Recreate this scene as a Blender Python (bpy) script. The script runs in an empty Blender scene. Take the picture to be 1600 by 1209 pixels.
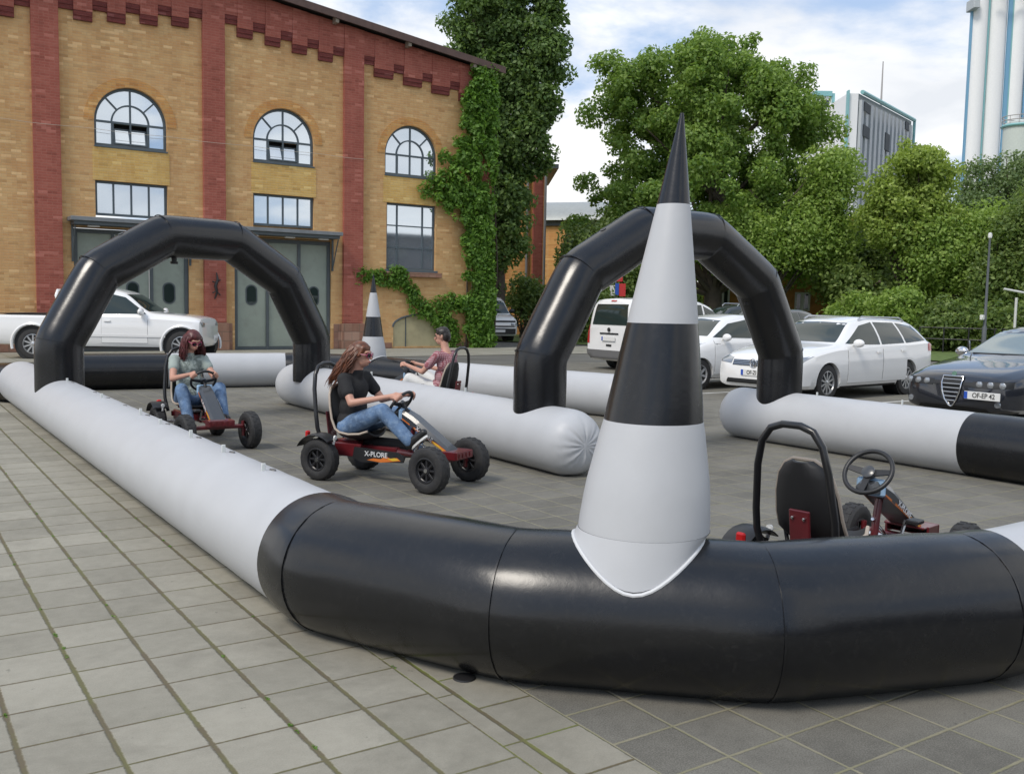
import bpy, math, random
import numpy as np
from math import sin, cos, pi, radians, sqrt, atan2, hypot
from mathutils import Vector, Matrix
from mathutils.bvhtree import BVHTree
random.seed(7)
RNG = np.random.default_rng(11)
scene = bpy.context.scene
COL = scene.collection
# ------------------------------------------------------------------ camera
FPX = 1500.0; CH = 1.6
PITCH = math.atan(128.5 / FPX); ROLL = .019; PSI = radians(33.8995)
FV = Vector((sin(PSI) * cos(PITCH), cos(PSI) * cos(PITCH), -sin(PITCH)))
RV = Vector((cos(PSI), -sin(PSI), 0))
UV = RV.cross(FV)
cam_d = bpy.data.cameras.new('camera'); cam = bpy.data.objects.new('camera', cam_d); COL.objects.link(cam)
cam_d.sensor_width = 36; cam_d.lens = FPX / 1600 * 36; cam_d.clip_end = 3000; cam_d.clip_start = .05
r2 = RV * cos(ROLL) + UV * sin(ROLL); u2 = UV * cos(ROLL) - RV * sin(ROLL)
cam.matrix_world = Matrix(((r2.x, u2.x, -FV.x, 0), (r2.y, u2.y, -FV.y, 0), (r2.z, u2.z, -FV.z, CH), (0, 0, 0, 1)))
scene.camera = cam
# ------------------------------------------------------------------ sun and sky
SUN_AZ = PSI - radians(140); SUN_EL = radians(50)
scene.view_settings.view_transform = 'Standard'; scene.view_settings.look = 'None'
scene.view_settings.exposure = 0.16; scene.view_settings.gamma = 1.0
sl = bpy.data.lights.new('sun', 'SUN'); sl.energy = 2.2; sl.angle = radians(18); sl.color = (1, .93, .83)
so = bpy.data.objects.new('sun', sl); COL.objects.link(so)
sd = Vector((sin(SUN_AZ) * cos(SUN_EL), cos(SUN_AZ) * cos(SUN_EL), sin(SUN_EL)))
so.rotation_euler = sd.to_track_quat('Z', 'Y').to_euler()
world = bpy.data.worlds.new('World'); scene.world = world; world.use_nodes = True


class NT:
    """tiny helper for node trees"""
    def __init__(s, tree):
        s.t = tree; s.n = tree.nodes; s.l = tree.links

    def node(s, typ, props=None, **ins):
        nd = s.n.new(typ)
        for k, v in (props or {}).items(): setattr(nd, k, v)
        for k, v in ins.items():
            key = int(k[1:]) if k[0] == 'i' and k[1:].isdigit() else k.replace('_', ' ')
            s.put(nd.inputs[key], v)
        return nd

    def put(s, sock, v):
        if isinstance(v, bpy.types.NodeSocket): s.l.new(v, sock)
        elif isinstance(v, bpy.types.Node): s.l.new(v.outputs[0], sock)
        else: sock.default_value = v

    def m(s, op, a, b=0.0, c=0.0, clamp=False):
        nd = s.n.new('ShaderNodeMath'); nd.operation = op; nd.use_clamp = clamp
        s.put(nd.inputs[0], a); s.put(nd.inputs[1], b)
        if op in ('MULTIPLY_ADD', 'SMOOTH_MIN', 'WRAP', 'COMPARE'): s.put(nd.inputs[2], c)
        return nd.outputs[0]

    def mix(s, fac, a, b, mode='MIX'):
        nd = s.n.new('ShaderNodeMix'); nd.data_type = 'RGBA'; nd.blend_type = mode
        s.put(nd.inputs[0], fac)
        s.put(nd.inputs[6], a if not isinstance(a, tuple) else c4(a)); s.put(nd.inputs[7], b if not isinstance(b, tuple) else c4(b))
        return nd.outputs[2]

    def ramp(s, fac, stops, interp='LINEAR'):
        nd = s.n.new('ShaderNodeValToRGB'); nd.color_ramp.interpolation = interp
        el = nd.color_ramp.elements
        while len(el) < len(stops): el.new(.5)
        for e, (p, c) in zip(el, stops):
            e.position = p; e.color = c4(c) if isinstance(c, tuple) else (c, c, c, 1)
        s.put(nd.inputs[0], fac)
        return nd.outputs[0]

    def noise(s, vec, scale, detail=4.0, rough=.55, dist=0.0):
        nd = s.node('ShaderNodeTexNoise', None, Scale=scale, Detail=detail, Roughness=rough, Distortion=dist)
        if vec is not None: s.put(nd.inputs['Vector'], vec)
        return nd.outputs[0]

    def sep(s, vec):
        return s.node('ShaderNodeSeparateXYZ', None, i0=vec).outputs

    def comb(s, x=0.0, y=0.0, z=0.0):
        return s.node('ShaderNodeCombineXYZ', None, i0=x, i1=y, i2=z).outputs[0]


def c4(c): return (c[0], c[1], c[2], 1.0)


w = NT(world.node_tree); world.node_tree.nodes.clear()
tc = w.node('ShaderNodeTexCoord')
sky = w.node('ShaderNodeTexSky', dict(sky_type='NISHITA', sun_disc=False, sun_elevation=SUN_EL, sun_rotation=SUN_AZ, dust_density=1.2))
d = w.sep(tc.outputs['Generated'])
zz = w.m('ADD', w.m('MAXIMUM', d[2], 0.0), .22)
cv = w.comb(w.m('DIVIDE', d[0], zz), w.m('DIVIDE', d[1], zz), w.m('MULTIPLY', d[2], .6))
n1 = w.noise(cv, 1.15, 9, .56, .3)
n2 = w.noise(cv, 3.4, 7, .6, .2)
low = w.m('MULTIPLY', w.m('SUBTRACT', .36, d[2], clamp=True), .42)
fac = w.m('ADD', w.m('ADD', w.m('MULTIPLY', n1, .82), w.m('MULTIPLY', n2, .18)), low)
cover = w.ramp(fac, [(.47, 0.0), (.60, 1.0)], 'EASE')
shade = w.ramp(w.noise(cv, 2.1, 6, .5, .5), [(.34, (7.7, 7.95, 8.35)), (.6, (10.9, 10.8, 10.6))])
skyc = w.mix(.6, sky.outputs[0], (5.6, 7.3, 10.2))
colr = w.mix(w.m('MULTIPLY', cover, .95), skyc, shade)
bg = w.node('ShaderNodeBackground', None, Color=colr, Strength=.1)
w.node('ShaderNodeOutputWorld', None, Surface=bg)


def ray(px, py):
    a = (px - 800) / FPX; b = (604.5 - py) / FPX
    return FV + RV * (a * cos(ROLL) - b * sin(ROLL)) + UV * (a * sin(ROLL) + b * cos(ROLL))


def AT(px, dist, py=500):
    """ground point that far ahead of the photographer in the direction of a column of the photo"""
    r = ray(px, py); k = dist / (r.x * sin(PSI) + r.y * cos(PSI))
    return r.x * k, r.y * k


def ZAT(px, py, dist):
    r = ray(px, py); k = dist / (r.x * sin(PSI) + r.y * cos(PSI)); return CH + r.z * k


# ------------------------------------------------------------------ materials
MATS = {}


def mat(name, col, rough=.5, metal=0.0, spec=.5, coat=0.0, var=0.0, vscale=4.0, bump=0.0, bscale=40.0, trans=0.0, dirt=None, emis=None):
    if name in MATS: return MATS[name]
    m = bpy.data.materials.new(name); m.use_nodes = True; MATS[name] = m
    t = NT(m.node_tree); b = m.node_tree.nodes['Principled BSDF']
    b.inputs['Base Color'].default_value = c4(col); b.inputs['Roughness'].default_value = rough
    b.inputs['Metallic'].default_value = metal; b.inputs['Specular IOR Level'].default_value = spec
    b.inputs['Coat Weight'].default_value = coat; b.inputs['Coat Roughness'].default_value = .04
    tcn = t.node('ShaderNodeTexCoord').outputs['Object']
    if var or dirt:
        n = t.noise(tcn, vscale, 6, .6)
        lo = tuple(c * (1 - var) for c in col); hi = tuple(min(1, c * (1 + var)) for c in col)
        c = t.ramp(n, [(.3, lo), (.7, hi)])
        if dirt:
            n3 = t.noise(tcn, vscale * 2.7, 8, .7)
            c = t.mix(t.m('MULTIPLY', t.ramp(n3, [(.5, 0.0), (.72, 1.0)]), dirt[1]), c, dirt[0])
        t.put(b.inputs['Base Color'], c)
        t.put(b.inputs['Roughness'], t.m('ADD', rough - .06, t.m('MULTIPLY', n, .12)))
    if bump:
        bn = t.node('ShaderNodeBump', None, Strength=bump, Distance=.02, Height=t.noise(tcn, bscale, 5, .6))
        t.put(b.inputs['Normal'], bn.outputs[0])
    if emis: b.inputs['Emission Color'].default_value = c4(emis); b.inputs['Emission Strength'].default_value = 1
    return m


def vinyl(name, col, rough, spec):
    """inflated PVC cloth: gloss, soft wrinkles, scuffs and dust"""
    m = bpy.data.materials.new(name); m.use_nodes = True; MATS[name] = m
    t = NT(m.node_tree); b = m.node_tree.nodes['Principled BSDF']
    tcn = t.node('ShaderNodeTexCoord').outputs['Object']
    n = t.noise(tcn, 3.0, 7, .65); sc = t.noise(tcn, 26, 6, .75, 1.5)
    dust = t.ramp(sc, [(.52, 0.0), (.8, 1.0)])
    base = t.ramp(n, [(.3, tuple(c * .955 for c in col)), (.72, tuple(min(1, c * 1.02 + .001) for c in col))])
    t.put(b.inputs['Base Color'], t.mix(t.m('MULTIPLY', dust, .035 if col[0] < .3 else .08), base, (.42, .40, .36) if col[0] < .3 else (.45, .43, .38)))
    t.put(b.inputs['Roughness'], t.m('ADD', rough - .04, t.m('MULTIPLY', n, .16)))
    b.inputs['Specular IOR Level'].default_value = spec
    h = t.m('ADD', t.m('MULTIPLY', t.noise(tcn, 1.3, 2, .4), .9), t.m('MULTIPLY', t.noise(tcn, 12, 4, .6), .12))
    t.put(b.inputs['Normal'], t.node('ShaderNodeBump', None, Strength=.16, Distance=.05, Height=h).outputs[0])
    return m


M_BLACK = vinyl('black_vinyl', (.0045, .005, .0065), .22, .56)
M_WHITE = vinyl('white_vinyl', (.475, .485, .50), .40, .4)


def paver(name, ox, oy, dx, dy, jx, jy, c_lo, c_hi, jc1, jc2, tilevar=.10, rough=.85, grain=.12):
    m = bpy.data.materials.new(name); m.use_nodes = True; MATS[name] = m
    t = NT(m.node_tree); b = m.node_tree.nodes['Principled BSDF']
    pos = t.node('ShaderNodeTexCoord').outputs['Object']
    wob = t.noise(pos, 7, 3, .6); wob2 = t.noise(pos, 45, 3, .7)
    s = t.sep(pos)
    masks = []; ids = []
    for c, o, dd, j in ((s[0], ox, dx, jx), (s[1], oy, dy, jy)):
        g = t.m('DIVIDE', t.m('SUBTRACT', c, o), dd)
        ids.append(t.m('FLOOR', g)); fr = t.m('FRACT', g)
        e = t.m('MULTIPLY', t.m('MINIMUM', fr, t.m('SUBTRACT', 1.0, fr)), dd)
        e = t.m('ADD', e, t.m('MULTIPLY', t.m('SUBTRACT', t.m('ADD', t.m('MULTIPLY', wob, .5), t.m('MULTIPLY', wob2, .5)), .5), j * 1.6))
        masks.append(t.node('ShaderNodeMapRange', dict(interpolation_type='SMOOTHSTEP'), i0=e, i1=j * .32, i2=j * .75 + .002).outputs[0])
    tile = t.m('MULTIPLY', masks[0], masks[1])
    wn = t.node('ShaderNodeTexWhiteNoise', dict(noise_dimensions='2D'), Vector=t.comb(ids[0], ids[1])).outputs
    fine = t.noise(pos, 160, 4, .8); mid = t.noise(pos, 1.3, 6, .65); sp = t.noise(pos, 14, 6, .7)
    v = t.m('ADD', t.m('MULTIPLY', wn[0], tilevar * 2), t.m('MULTIPLY', mid, .75))
    v = t.m('ADD', v, t.m('MULTIPLY', t.m('SUBTRACT', fine, .5), grain * 7))
    v = t.m('ADD', v, t.m('MULTIPLY', t.m('SUBTRACT', sp, .5), .5))
    base = t.ramp(v, [(.15, c_lo), (.8, c_hi)])
    joint = t.mix(t.ramp(t.noise(pos, 3.5, 5, .7), [(.42, 0.0), (.6, 1.0)]), jc1, jc2)
    stain = t.ramp(t.noise(pos, .8, 9, .72, .5), [(.50, 0.0), (.72, .55)])
    base = t.mix(stain, base, tuple(k * .62 for k in c_lo))
    spots = t.ramp(t.noise(pos, 19, 3, .5), [(.70, 0.0), (.76, .5)])
    base = t.mix(spots, base, tuple(k * .5 for k in c_lo))
    t.put(b.inputs['Base Color'], t.mix(tile, joint, base))
    b.inputs['Roughness'].default_value = rough; b.inputs['Specular IOR Level'].default_value = .3
    h = t.m('ADD', t.m('MULTIPLY', tile, .6), t.m('ADD', t.m('MULTIPLY', fine, .12), t.m('MULTIPLY', wn[0], .12)))
    t.put(b.inputs['Normal'], t.node('ShaderNodeBump', None, Strength=.6, Distance=.012, Height=h).outputs[0])
    return m


M_PAVE_L = paver('light_paver', .69, 3.36, .2975, .325, .017, .008, (.205, .193, .155), (.345, .325, .268), (.13, .108, .07), (.135, .13, .06), .15)
M_PAVE_D = paver('dark_paver', 2.22, 2.02, .30, .29, .010, .010, (.105, .10, .086), (.22, .21, .18), (.26, .24, .175), (.21, .20, .12), .10, .85, .36)
M_STRIP = paver('border_strip', 1.87, 3.3, .09, .5, .010, .006, (.215, .20, .16), (.33, .31, .255), (.12, .10, .06), (.13, .14, .04))
M_ROWS = paver('edge_row_paver', 1.965, 3.45, .26, .325, .012, .008, (.205, .193, .155), (.335, .315, .26), (.12, .10, .06), (.15, .17, .045))
M_ASPH = mat('asphalt', (.115, .113, .10), .9, var=.22, vscale=.5, bump=.4, bscale=60, dirt=((.18, .17, .14), .5))
M_LIGHTPAVE = paver('pale_slab', 0, 0, .5, .5, .012, .012, (.24, .23, .19), (.33, .32, .27), (.16, .15, .1), (.15, .16, .08))


def brick(name, c1, c2, c3, mortar, bw=.25, bh=.077, ms=.01, patch=(.3, .2, .1), pf=.5, lo=.85):
    m = bpy.data.materials.new(name); m.use_nodes = True; MATS[name] = m
    t = NT(m.node_tree); b = m.node_tree.nodes['Principled BSDF']
    pos = t.node('ShaderNodeTexCoord').outputs['Object']
    s = t.sep(pos); v = t.comb(t.m('ADD', s[0], s[1]), s[2], 0.0)
    bt = t.node('ShaderNodeTexBrick', dict(offset=.5), Vector=v, Scale=1.0)
    bt.inputs['Mortar Size'].default_value = ms; bt.inputs['Brick Width'].default_value = bw; bt.inputs['Row Height'].default_value = bh
    bt.inputs['Mortar Smooth'].default_value = .3
    bt.inputs['Color1'].default_value = (0, 0, 0, 1); bt.inputs['Color2'].default_value = (1, 1, 1, 1); bt.inputs['Mortar'].default_value = (.5, .5, .5, 1)
    # per-brick tone
    row = t.m('FLOOR', t.m('DIVIDE', s[2], bh)); off = t.m('MULTIPLY', t.m('FRACT', t.m('MULTIPLY', row, .5)), bw)
    colid = t.m('FLOOR', t.m('DIVIDE', t.m('ADD', t.m('ADD', s[0], s[1]), off), bw))
    wn = t.node('ShaderNodeTexWhiteNoise', dict(noise_dimensions='2D'), Vector=t.comb(colid, row)).outputs[0]
    n = t.noise(pos, .9, 6, .65); n2 = t.noise(pos, 3.2, 6, .7)
    tone = t.m('ADD', t.m('MULTIPLY', wn, .30), t.m('ADD', t.m('MULTIPLY', n2, .45), t.m('MULTIPLY', t.noise(pos, 11, 4, .7), .25)))
    c = t.ramp(tone, [(.22, c1), (.5, c2), (.78, c3)])
    c = t.mix(t.m('MULTIPLY', t.ramp(n, [(.48, 0.0), (.68, 1.0)]), pf), c, patch)
    c = t.mix(t.m('MULTIPLY', bt.outputs[1], .55), c, mortar)
    streak = t.noise(t.comb(t.m('MULTIPLY', s[0], 1.6), t.m('MULTIPLY', s[1], 1.6), t.m('MULTIPLY', s[2], .3)), 1.0, 7, .7)
    c = t.mix(t.ramp(streak, [(.45, 0.0), (.75, .4)]), c, tuple(k * .62 for k in c1))
    c = t.mix(t.ramp(t.noise(pos, 1.7, 8, .75, .6), [(.58, 0.0), (.75, .35)]), c, tuple(min(1, k * 1.15 + .06) for k in c3))
    t.put(b.inputs['Base Color'], c)
    wn2 = t.node('ShaderNodeTexWhiteNoise', dict(noise_dimensions='3D'), Vector=t.comb(colid, row, 3.0)).outputs[0]
    c = t.mix(t.m('MULTIPLY', t.m('GREATER_THAN', wn2, .95), .32), c, tuple(min(1, k * 1.45 + .06) for k in c3))
    c = t.mix(t.m('MULTIPLY', t.m('LESS_THAN', wn2, .06), .3), c, tuple(k * .55 for k in c1))
    t.put(b.inputs['Base Color'], c)
    b.inputs['Roughness'].default_value = lo; b.inputs['Specular IOR Level'].default_value = .25
    h = t.m('SUBTRACT', t.m('MULTIPLY', wn, .4), bt.outputs[1])
    t.put(b.inputs['Normal'], t.node('ShaderNodeBump', None, Strength=.5, Distance=.01, Height=h).outputs[0])
    return m


M_YB = brick('yellow_brick', (.53, .29, .12), (.60, .365, .16), (.66, .45, .22), (.52, .37, .21), patch=(.57, .30, .13), pf=.4)
M_YB2 = brick('bright_yellow_brick', (.57, .33, .10), (.66, .43, .14), (.71, .51, .20), (.56, .43, .23), patch=(.55, .31, .12), pf=.3)
M_OB = brick('orange_brick', (.50, .22, .07), (.58, .30, .10), (.62, .38, .14), (.45, .32, .18), patch=(.50, .22, .08), pf=.4)
M_RB = brick('red_brick', (.29, .085, .06), (.35, .105, .075), (.40, .14, .10), (.38, .17, .13), patch=(.31, .085, .065), pf=.4)
M_DRB = brick('dark_red_brick', (.14, .035, .03), (.18, .045, .038), (.21, .06, .05), (.11, .045, .04), patch=(.15, .035, .03), pf=.4)
M_STONE = brick('red_sandstone', (.22, .11, .08), (.29, .16, .11), (.34, .22, .16), (.16, .12, .09), bw=.55, bh=.29, ms=.02, patch=(.2, .11, .09))
M_WPANE = mat('window_glass', (.62, .68, .74), .03, .85, .5)
M_WFRAME = mat('window_frame_paint', (.075, .10, .115), .45, var=.15)
M_GATE = mat('gate_green_paint', (.27, .31, .26), .6, var=.10, vscale=1.2, dirt=((.19, .20, .17), .4))
M_GATEF = mat('gate_frame_paint', (.075, .092, .098), .5, var=.12)
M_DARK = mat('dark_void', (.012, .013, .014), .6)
M_TYRE = mat('tyre_rubber', (.022, .022, .023), .75, var=.2, vscale=20, dirt=((.09, .08, .065), .35))
M_PLAST = mat('black_plastic', (.018, .018, .019), .42, var=.1)
M_STEELB = mat('black_tube_steel', (.014, .014, .015), .3, coat=.2)
M_REDF = mat('dark_red_paint', (.12, .012, .016), .35, coat=.5, var=.15)
M_CHROME = mat('chrome', (.7, .7, .7), .15, 1.0)
M_ALLOY = mat('alloy', (.5, .51, .52), .3, .8)
M_HUB = mat('hubcap', (.42, .43, .44), .4, .3)
M_CARW = mat('white_car_paint', (.80, .80, .79), .25, coat=1.0)
M_CARB = mat('black_car_paint', (.012, .014, .02), .18, coat=1.0)
M_CARG = mat('dark_grey_car_paint', (.035, .04, .045), .3, coat=.8)
M_GLASS = mat('car_glass', (.022, .034, .031), .03, 0, .6)
M_LAMP = mat('lamp_glass', (.34, .36, .38), .08, .5, .8, coat=.6)
M_TAIL = mat('tail_light', (.40, .012, .012), .2, coat=.6)
M_PLATE = mat('plate_white', (.72, .72, .70), .4)
M_BLUE = mat('plate_blue', (.02, .08, .42), .4)
M_INK = mat('plate_ink', (.02, .02, .02), .5)
M_SKIN = mat('skin', (.50, .265, .19), .5, var=.06, vscale=12)
M_JEANS = mat('blue_denim', (.10, .17, .29), .85, var=.45, vscale=7, bump=.3, bscale=60, dirt=((.30, .40, .52), .6))
M_WPANTS = mat('white_cotton', (.62, .62, .60), .85, var=.08, vscale=6, bump=.3, bscale=25)
M_BSHIRT = mat('black_cotton', (.014, .014, .015), .85, var=.3, vscale=6, bump=.3, bscale=20)
M_GLEAF = mat('trunk_bark', (.07, .055, .04), .9, var=.3, vscale=4, bump=.6, bscale=12)


# ------------------------------------------------------------------ mesh builder
def frame(d, up=Vector((0, 0, 1))):
    d = d.normalized(); a = up.cross(d)
    if a.length < 1e-4: a = Vector((0, 1, 0)).cross(d)
    a.normalize(); return a, d.cross(a)


class MB:
    def __init__(s): s.v = []; s.f = []

    def add(s, vs, fs):
        o = len(s.v); s.v += [tuple(v) for v in vs]; s.f += [tuple(i + o for i in f) for f in fs]; return s

    def box(s, x0, x1, y0, y1, z0, z1, M=None):
        vs = [Vector((x, y, z)) for z in (z0, z1) for y in (y0, y1) for x in (x0, x1)]
        if M: vs = [M @ v for v in vs]
        return s.add(vs, [(0, 2, 3, 1), (4, 5, 7, 6), (0, 1, 5, 4), (2, 6, 7, 3), (0, 4, 6, 2), (1, 3, 7, 5)])

    def rbox(s, x0, x1, y0, y1, z0, z1, r=.01, M=None):
        """box with chamfered edges"""
        vs = []; c = ((x0 + x1) / 2, (y0 + y1) / 2, (z0 + z1) / 2); h = ((x1 - x0) / 2, (y1 - y0) / 2, (z1 - z0) / 2)
        idx = {}
        for sx in (-1, 1):
            for sy in (-1, 1):
                for sz in (-1, 1):
                    for ax in range(3):
                        p = [c[0] + sx * (h[0] - (r if ax != 0 else 0)), c[1] + sy * (h[1] - (r if ax != 1 else 0)), c[2] + sz * (h[2] - (r if ax != 2 else 0))]
                        idx[(sx, sy, sz, ax)] = len(vs); vs.append(Vector(p))
        fs = []
        for ax in range(3):
            o = [i for i in range(3) if i != ax]
            for sg in (-1, 1):
                q = []
                for a, b in ((-1, -1), (1, -1), (1, 1), (-1, 1)):
                    k = [0, 0, 0]; k[ax] = sg; k[o[0]] = a; k[o[1]] = b; q.append(idx[(*k, ax)])
                fs.append(tuple(q))
        for ax in range(3):
            o = [i for i in range(3) if i != ax]
            for a in (-1, 1):
                for b in (-1, 1):
                    k0 = [0, 0, 0]; k0[o[0]] = a; k0[o[1]] = b; k1 = list(k0); k0[ax] = -1; k1[ax] = 1
                    fs.append((idx[(*k0, o[0])], idx[(*k1, o[0])], idx[(*k1, o[1])], idx[(*k0, o[1])]))
        for sx in (-1, 1):
            for sy in (-1, 1):
                for sz in (-1, 1): fs.append(tuple(idx[(sx, sy, sz, a)] for a in range(3)))
        if M: vs = [M @ v for v in vs]
        return s.add(vs, fs)

    def loft(s, rings, close=True, caps=True):
        n = len(rings[0]); vs = [p for r in rings for p in r]; fs = []
        for i in range(len(rings) - 1):
            for j in range(n if close else n - 1):
                a = i * n + j; b = i * n + (j + 1) % n
                fs.append((a, b, b + n, a + n))
        if caps and close:
            fs.append(tuple(range(n))[::-1]); fs.append(tuple(range((len(rings) - 1) * n, len(rings) * n)))
        return s.add(vs, fs)

    def tube(s, pts, r, n=12, caps=True, up=Vector((0, 0, 1)), closed=False):
        pts = [Vector(p) for p in pts]; rr = r if isinstance(r, (list, tuple)) else [r] * len(pts)
        rings = []; prev = None
        for i, p in enumerate(pts):
            if closed: a = pts[i - 1]; b = pts[(i + 1) % len(pts)]
            else: a = pts[max(0, i - 1)]; b = pts[min(len(pts) - 1, i + 1)]
            d = (b - a)
            if d.length < 1e-9: d = Vector((0, 0, 1))
            d.normalize()
            if prev is None: x, y = frame(d, up)
            else:
                x = prev - d * prev.dot(d)
                x = x.normalized() if x.length > 1e-6 else frame(d, up)[0]
                y = d.cross(x)
            prev = x
            rings.append([p + (x * cos(2 * pi * k / n) + y * sin(2 * pi * k / n)) * rr[i] for k in range(n)])
        if closed: rings.append(rings[0]); caps = False
        return s.loft(rings, True, caps)

    def cyl(s, p0, p1, r0, r1=None, n=16): return s.tube([p0, p1], [r0, r0 if r1 is None else r1], n)

    def lathe(s, prof, origin, axis, n=28, caps=True):
        origin = Vector(origin); a = Vector(axis).normalized(); x, y = frame(a)
        rings = [[origin + a * h + (x * cos(2 * pi * k / n) + y * sin(2 * pi * k / n)) * r for k in range(n)] for h, r in prof]
        return s.loft(rings, True, caps)

    def sphere(s, c, r, n=16, m=10, R=None):
        c = Vector(c); r = (r, r, r) if not isinstance(r, (tuple, list)) else r; rings = []
        for i in range(m + 1):
            t = pi * i / m; t = min(max(t, .02), pi - .02)
            ring = [Vector((r[0] * sin(t) * cos(2 * pi * k / n), r[1] * sin(t) * sin(2 * pi * k / n), -r[2] * cos(t))) for k in range(n)]
            rings.append([c + ((R @ v) if R else v) for v in ring])
        return s.loft(rings)

    def prism(s, poly, f0, f1):
        """poly: 2D points; f0, f1 map (a, b) to 3D for the two end faces"""
        n = len(poly); vs = [f0(*p) for p in poly] + [f1(*p) for p in poly]
        return s.add(vs, [tuple(range(n))[::-1], tuple(range(n, 2 * n))] + [(i, (i + 1) % n, (i + 1) % n + n, i + n) for i in range(n)])

    def mesh(s, name, smooth=True, angle=40):
        me = bpy.data.meshes.new(name); me.from_pydata(s.v, [], s.f); me.validate(); me.update()
        import bmesh
        b = bmesh.new(); b.from_mesh(me); bmesh.ops.recalc_face_normals(b, faces=b.faces); b.to_mesh(me); b.free()
        if smooth:
            me.shade_smooth()
            try: me.set_sharp_from_angle(angle=radians(angle))
            except Exception: pass
        return me

    def build(s, name, m, parent=None, smooth=True, angle=40):
        me = s.mesh(name, smooth, angle)
        o = bpy.data.objects.new(name, me); COL.objects.link(o); me.materials.append(m)
        if parent is not None: o.parent = parent
        return o


def thing(name, label, cat, loc=(0, 0, 0), rz=0.0, group=None):
    o = bpy.data.objects.new(name, None); COL.objects.link(o); o.empty_display_size = .2
    o.location = loc; o.rotation_euler = (0, 0, rz); tag(o, label, cat, group); return o


def tag(o, label, cat, group=None, kind=None):
    if label: o['label'] = label
    if cat: o['category'] = cat
    if group: o['group'] = group
    if kind: o['kind'] = kind
    return o


def struct(o): o['kind'] = 'structure'; return o


def copy_tree(o, parent=None):
    c = o.copy(); COL.objects.link(c)
    if parent is not None: c.parent = parent
    for ch in list(o.children): copy_tree(ch, c)
    return c


def text(name, s, size, m, parent, M, depth=.002, sx=1.0):
    cu = bpy.data.curves.new(name, 'FONT'); cu.body = s; cu.size = size; cu.extrude = depth; cu.align_x = 'CENTER'; cu.align_y = 'CENTER'; cu.offset = size * .018
    o = bpy.data.objects.new(name + '_tmp', cu); COL.objects.link(o)
    dg = bpy.context.evaluated_depsgraph_get(); me = bpy.data.meshes.new_from_object(o.evaluated_get(dg))
    bpy.data.objects.remove(o); me.transform(M @ Matrix.Diagonal((sx, 1, 1, 1))); me.materials.clear(); me.materials.append(m)
    r = bpy.data.objects.new(name, me); COL.objects.link(r); r.parent = parent; return r


def basis(o, x, y):
    x = Vector(x).normalized(); y = Vector(y); y = (y - x * y.dot(x)).normalized(); z = x.cross(y); o = Vector(o)
    return Matrix(((x.x, y.x, z.x, o.x), (x.y, y.y, z.y, o.y), (x.z, y.z, z.z, o.z), (0, 0, 0, 1)))


def evaluated(o, name):
    dg = bpy.context.evaluated_depsgraph_get(); me = bpy.data.meshes.new_from_object(o.evaluated_get(dg)); me.name = name; return me


def remeshed(name, parts, voxel, m, parent, smooth=4):
    b = MB()
    for p in parts:
        if p[0] == 'c':
            _, a, c, r0, r1 = p; a = Vector(a); c = Vector(c)
            b.tube([a, c], [r0, r1], 14); b.sphere(a, r0, 14, 8); b.sphere(c, r1, 14, 8)
        else:
            _, c, r, R = p; b.sphere(c, r, 18, 12, R)
    o = b.build(name, m)
    md = o.modifiers.new('r', 'REMESH'); md.mode = 'VOXEL'; md.voxel_size = voxel; md.use_smooth_shade = True
    if smooth:
        ms = o.modifiers.new('s', 'SMOOTH'); ms.factor = .5; ms.iterations = smooth
    me = evaluated(o, name); bpy.data.objects.remove(o)
    me.materials.clear(); me.materials.append(m); me.shade_smooth()
    r = bpy.data.objects.new(name, me); COL.objects.link(r)
    if parent is not None: r.parent = parent
    return r


def boolean(o, cutter):
    md = o.modifiers.new('b', 'BOOLEAN'); md.object = cutter; md.operation = 'DIFFERENCE'; md.solver = 'EXACT'
    me = evaluated(o, o.data.name); o.modifiers.clear(); o.data = me; bpy.data.objects.remove(cutter)


# ------------------------------------------------------------------ ground
def sheet(name, m, x0, x1, y0, y1, z, n=1):
    b = MB(); b.add([(x0, y0, z), (x1, y0, z), (x1, y1, z), (x0, y1, z)], [(0, 1, 2, 3)])
    return struct(b.build(name, m, smooth=False))


sheet('ground', M_ASPH, -1500, 1500, -1500, 1500, -.008)
sheet('light_paving', M_PAVE_L, -40, 1.87, -30, 21.5, 0)
sheet('paving_border', M_STRIP, 1.87, 1.96, -30, 21.5, 0)
sheet('edge_paving', M_ROWS, 1.96, 2.22, -30, 21.5, 0)
sheet('dark_paving', M_PAVE_D, 2.22, 26, -30, 21.5, 0)
sheet('forecourt_paving', M_LIGHTPAVE, -40, 24, 25.5, 30.0, .006)
M_GRASS = mat('verge_grass', (.09, .14, .03), .9, var=.4, vscale=2, bump=.8, bscale=30, dirt=((.2, .2, .07), .5))
b = MB(); pts = [AT(-200, 62), AT(880, 40), AT(1130, 37), AT(1400, 33.0), AT(1660, 28), AT(2600, 24), AT(2600, 140), AT(-200, 160)]
b.add([(x, y, .03) for x, y in pts], [tuple(range(len(pts)))]); struct(b.build('grass_verge', M_GRASS, smooth=False))
# parking bay lines
M_LINE = mat('white_road_paint', (.5, .5, .47), .8, var=.25, vscale=3)
b = MB()
for yy in (12.95, 10.35, 15.6, 7.0):
    b.add([(12.0, yy - .05, .004), (17.5, yy - .05, .004), (17.5, yy + .05, .004), (12.0, yy + .05, .004)], [(0, 1, 2, 3)])
struct(b.build('parking_lines', M_LINE, smooth=False))
#@@GROUND_END


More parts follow.
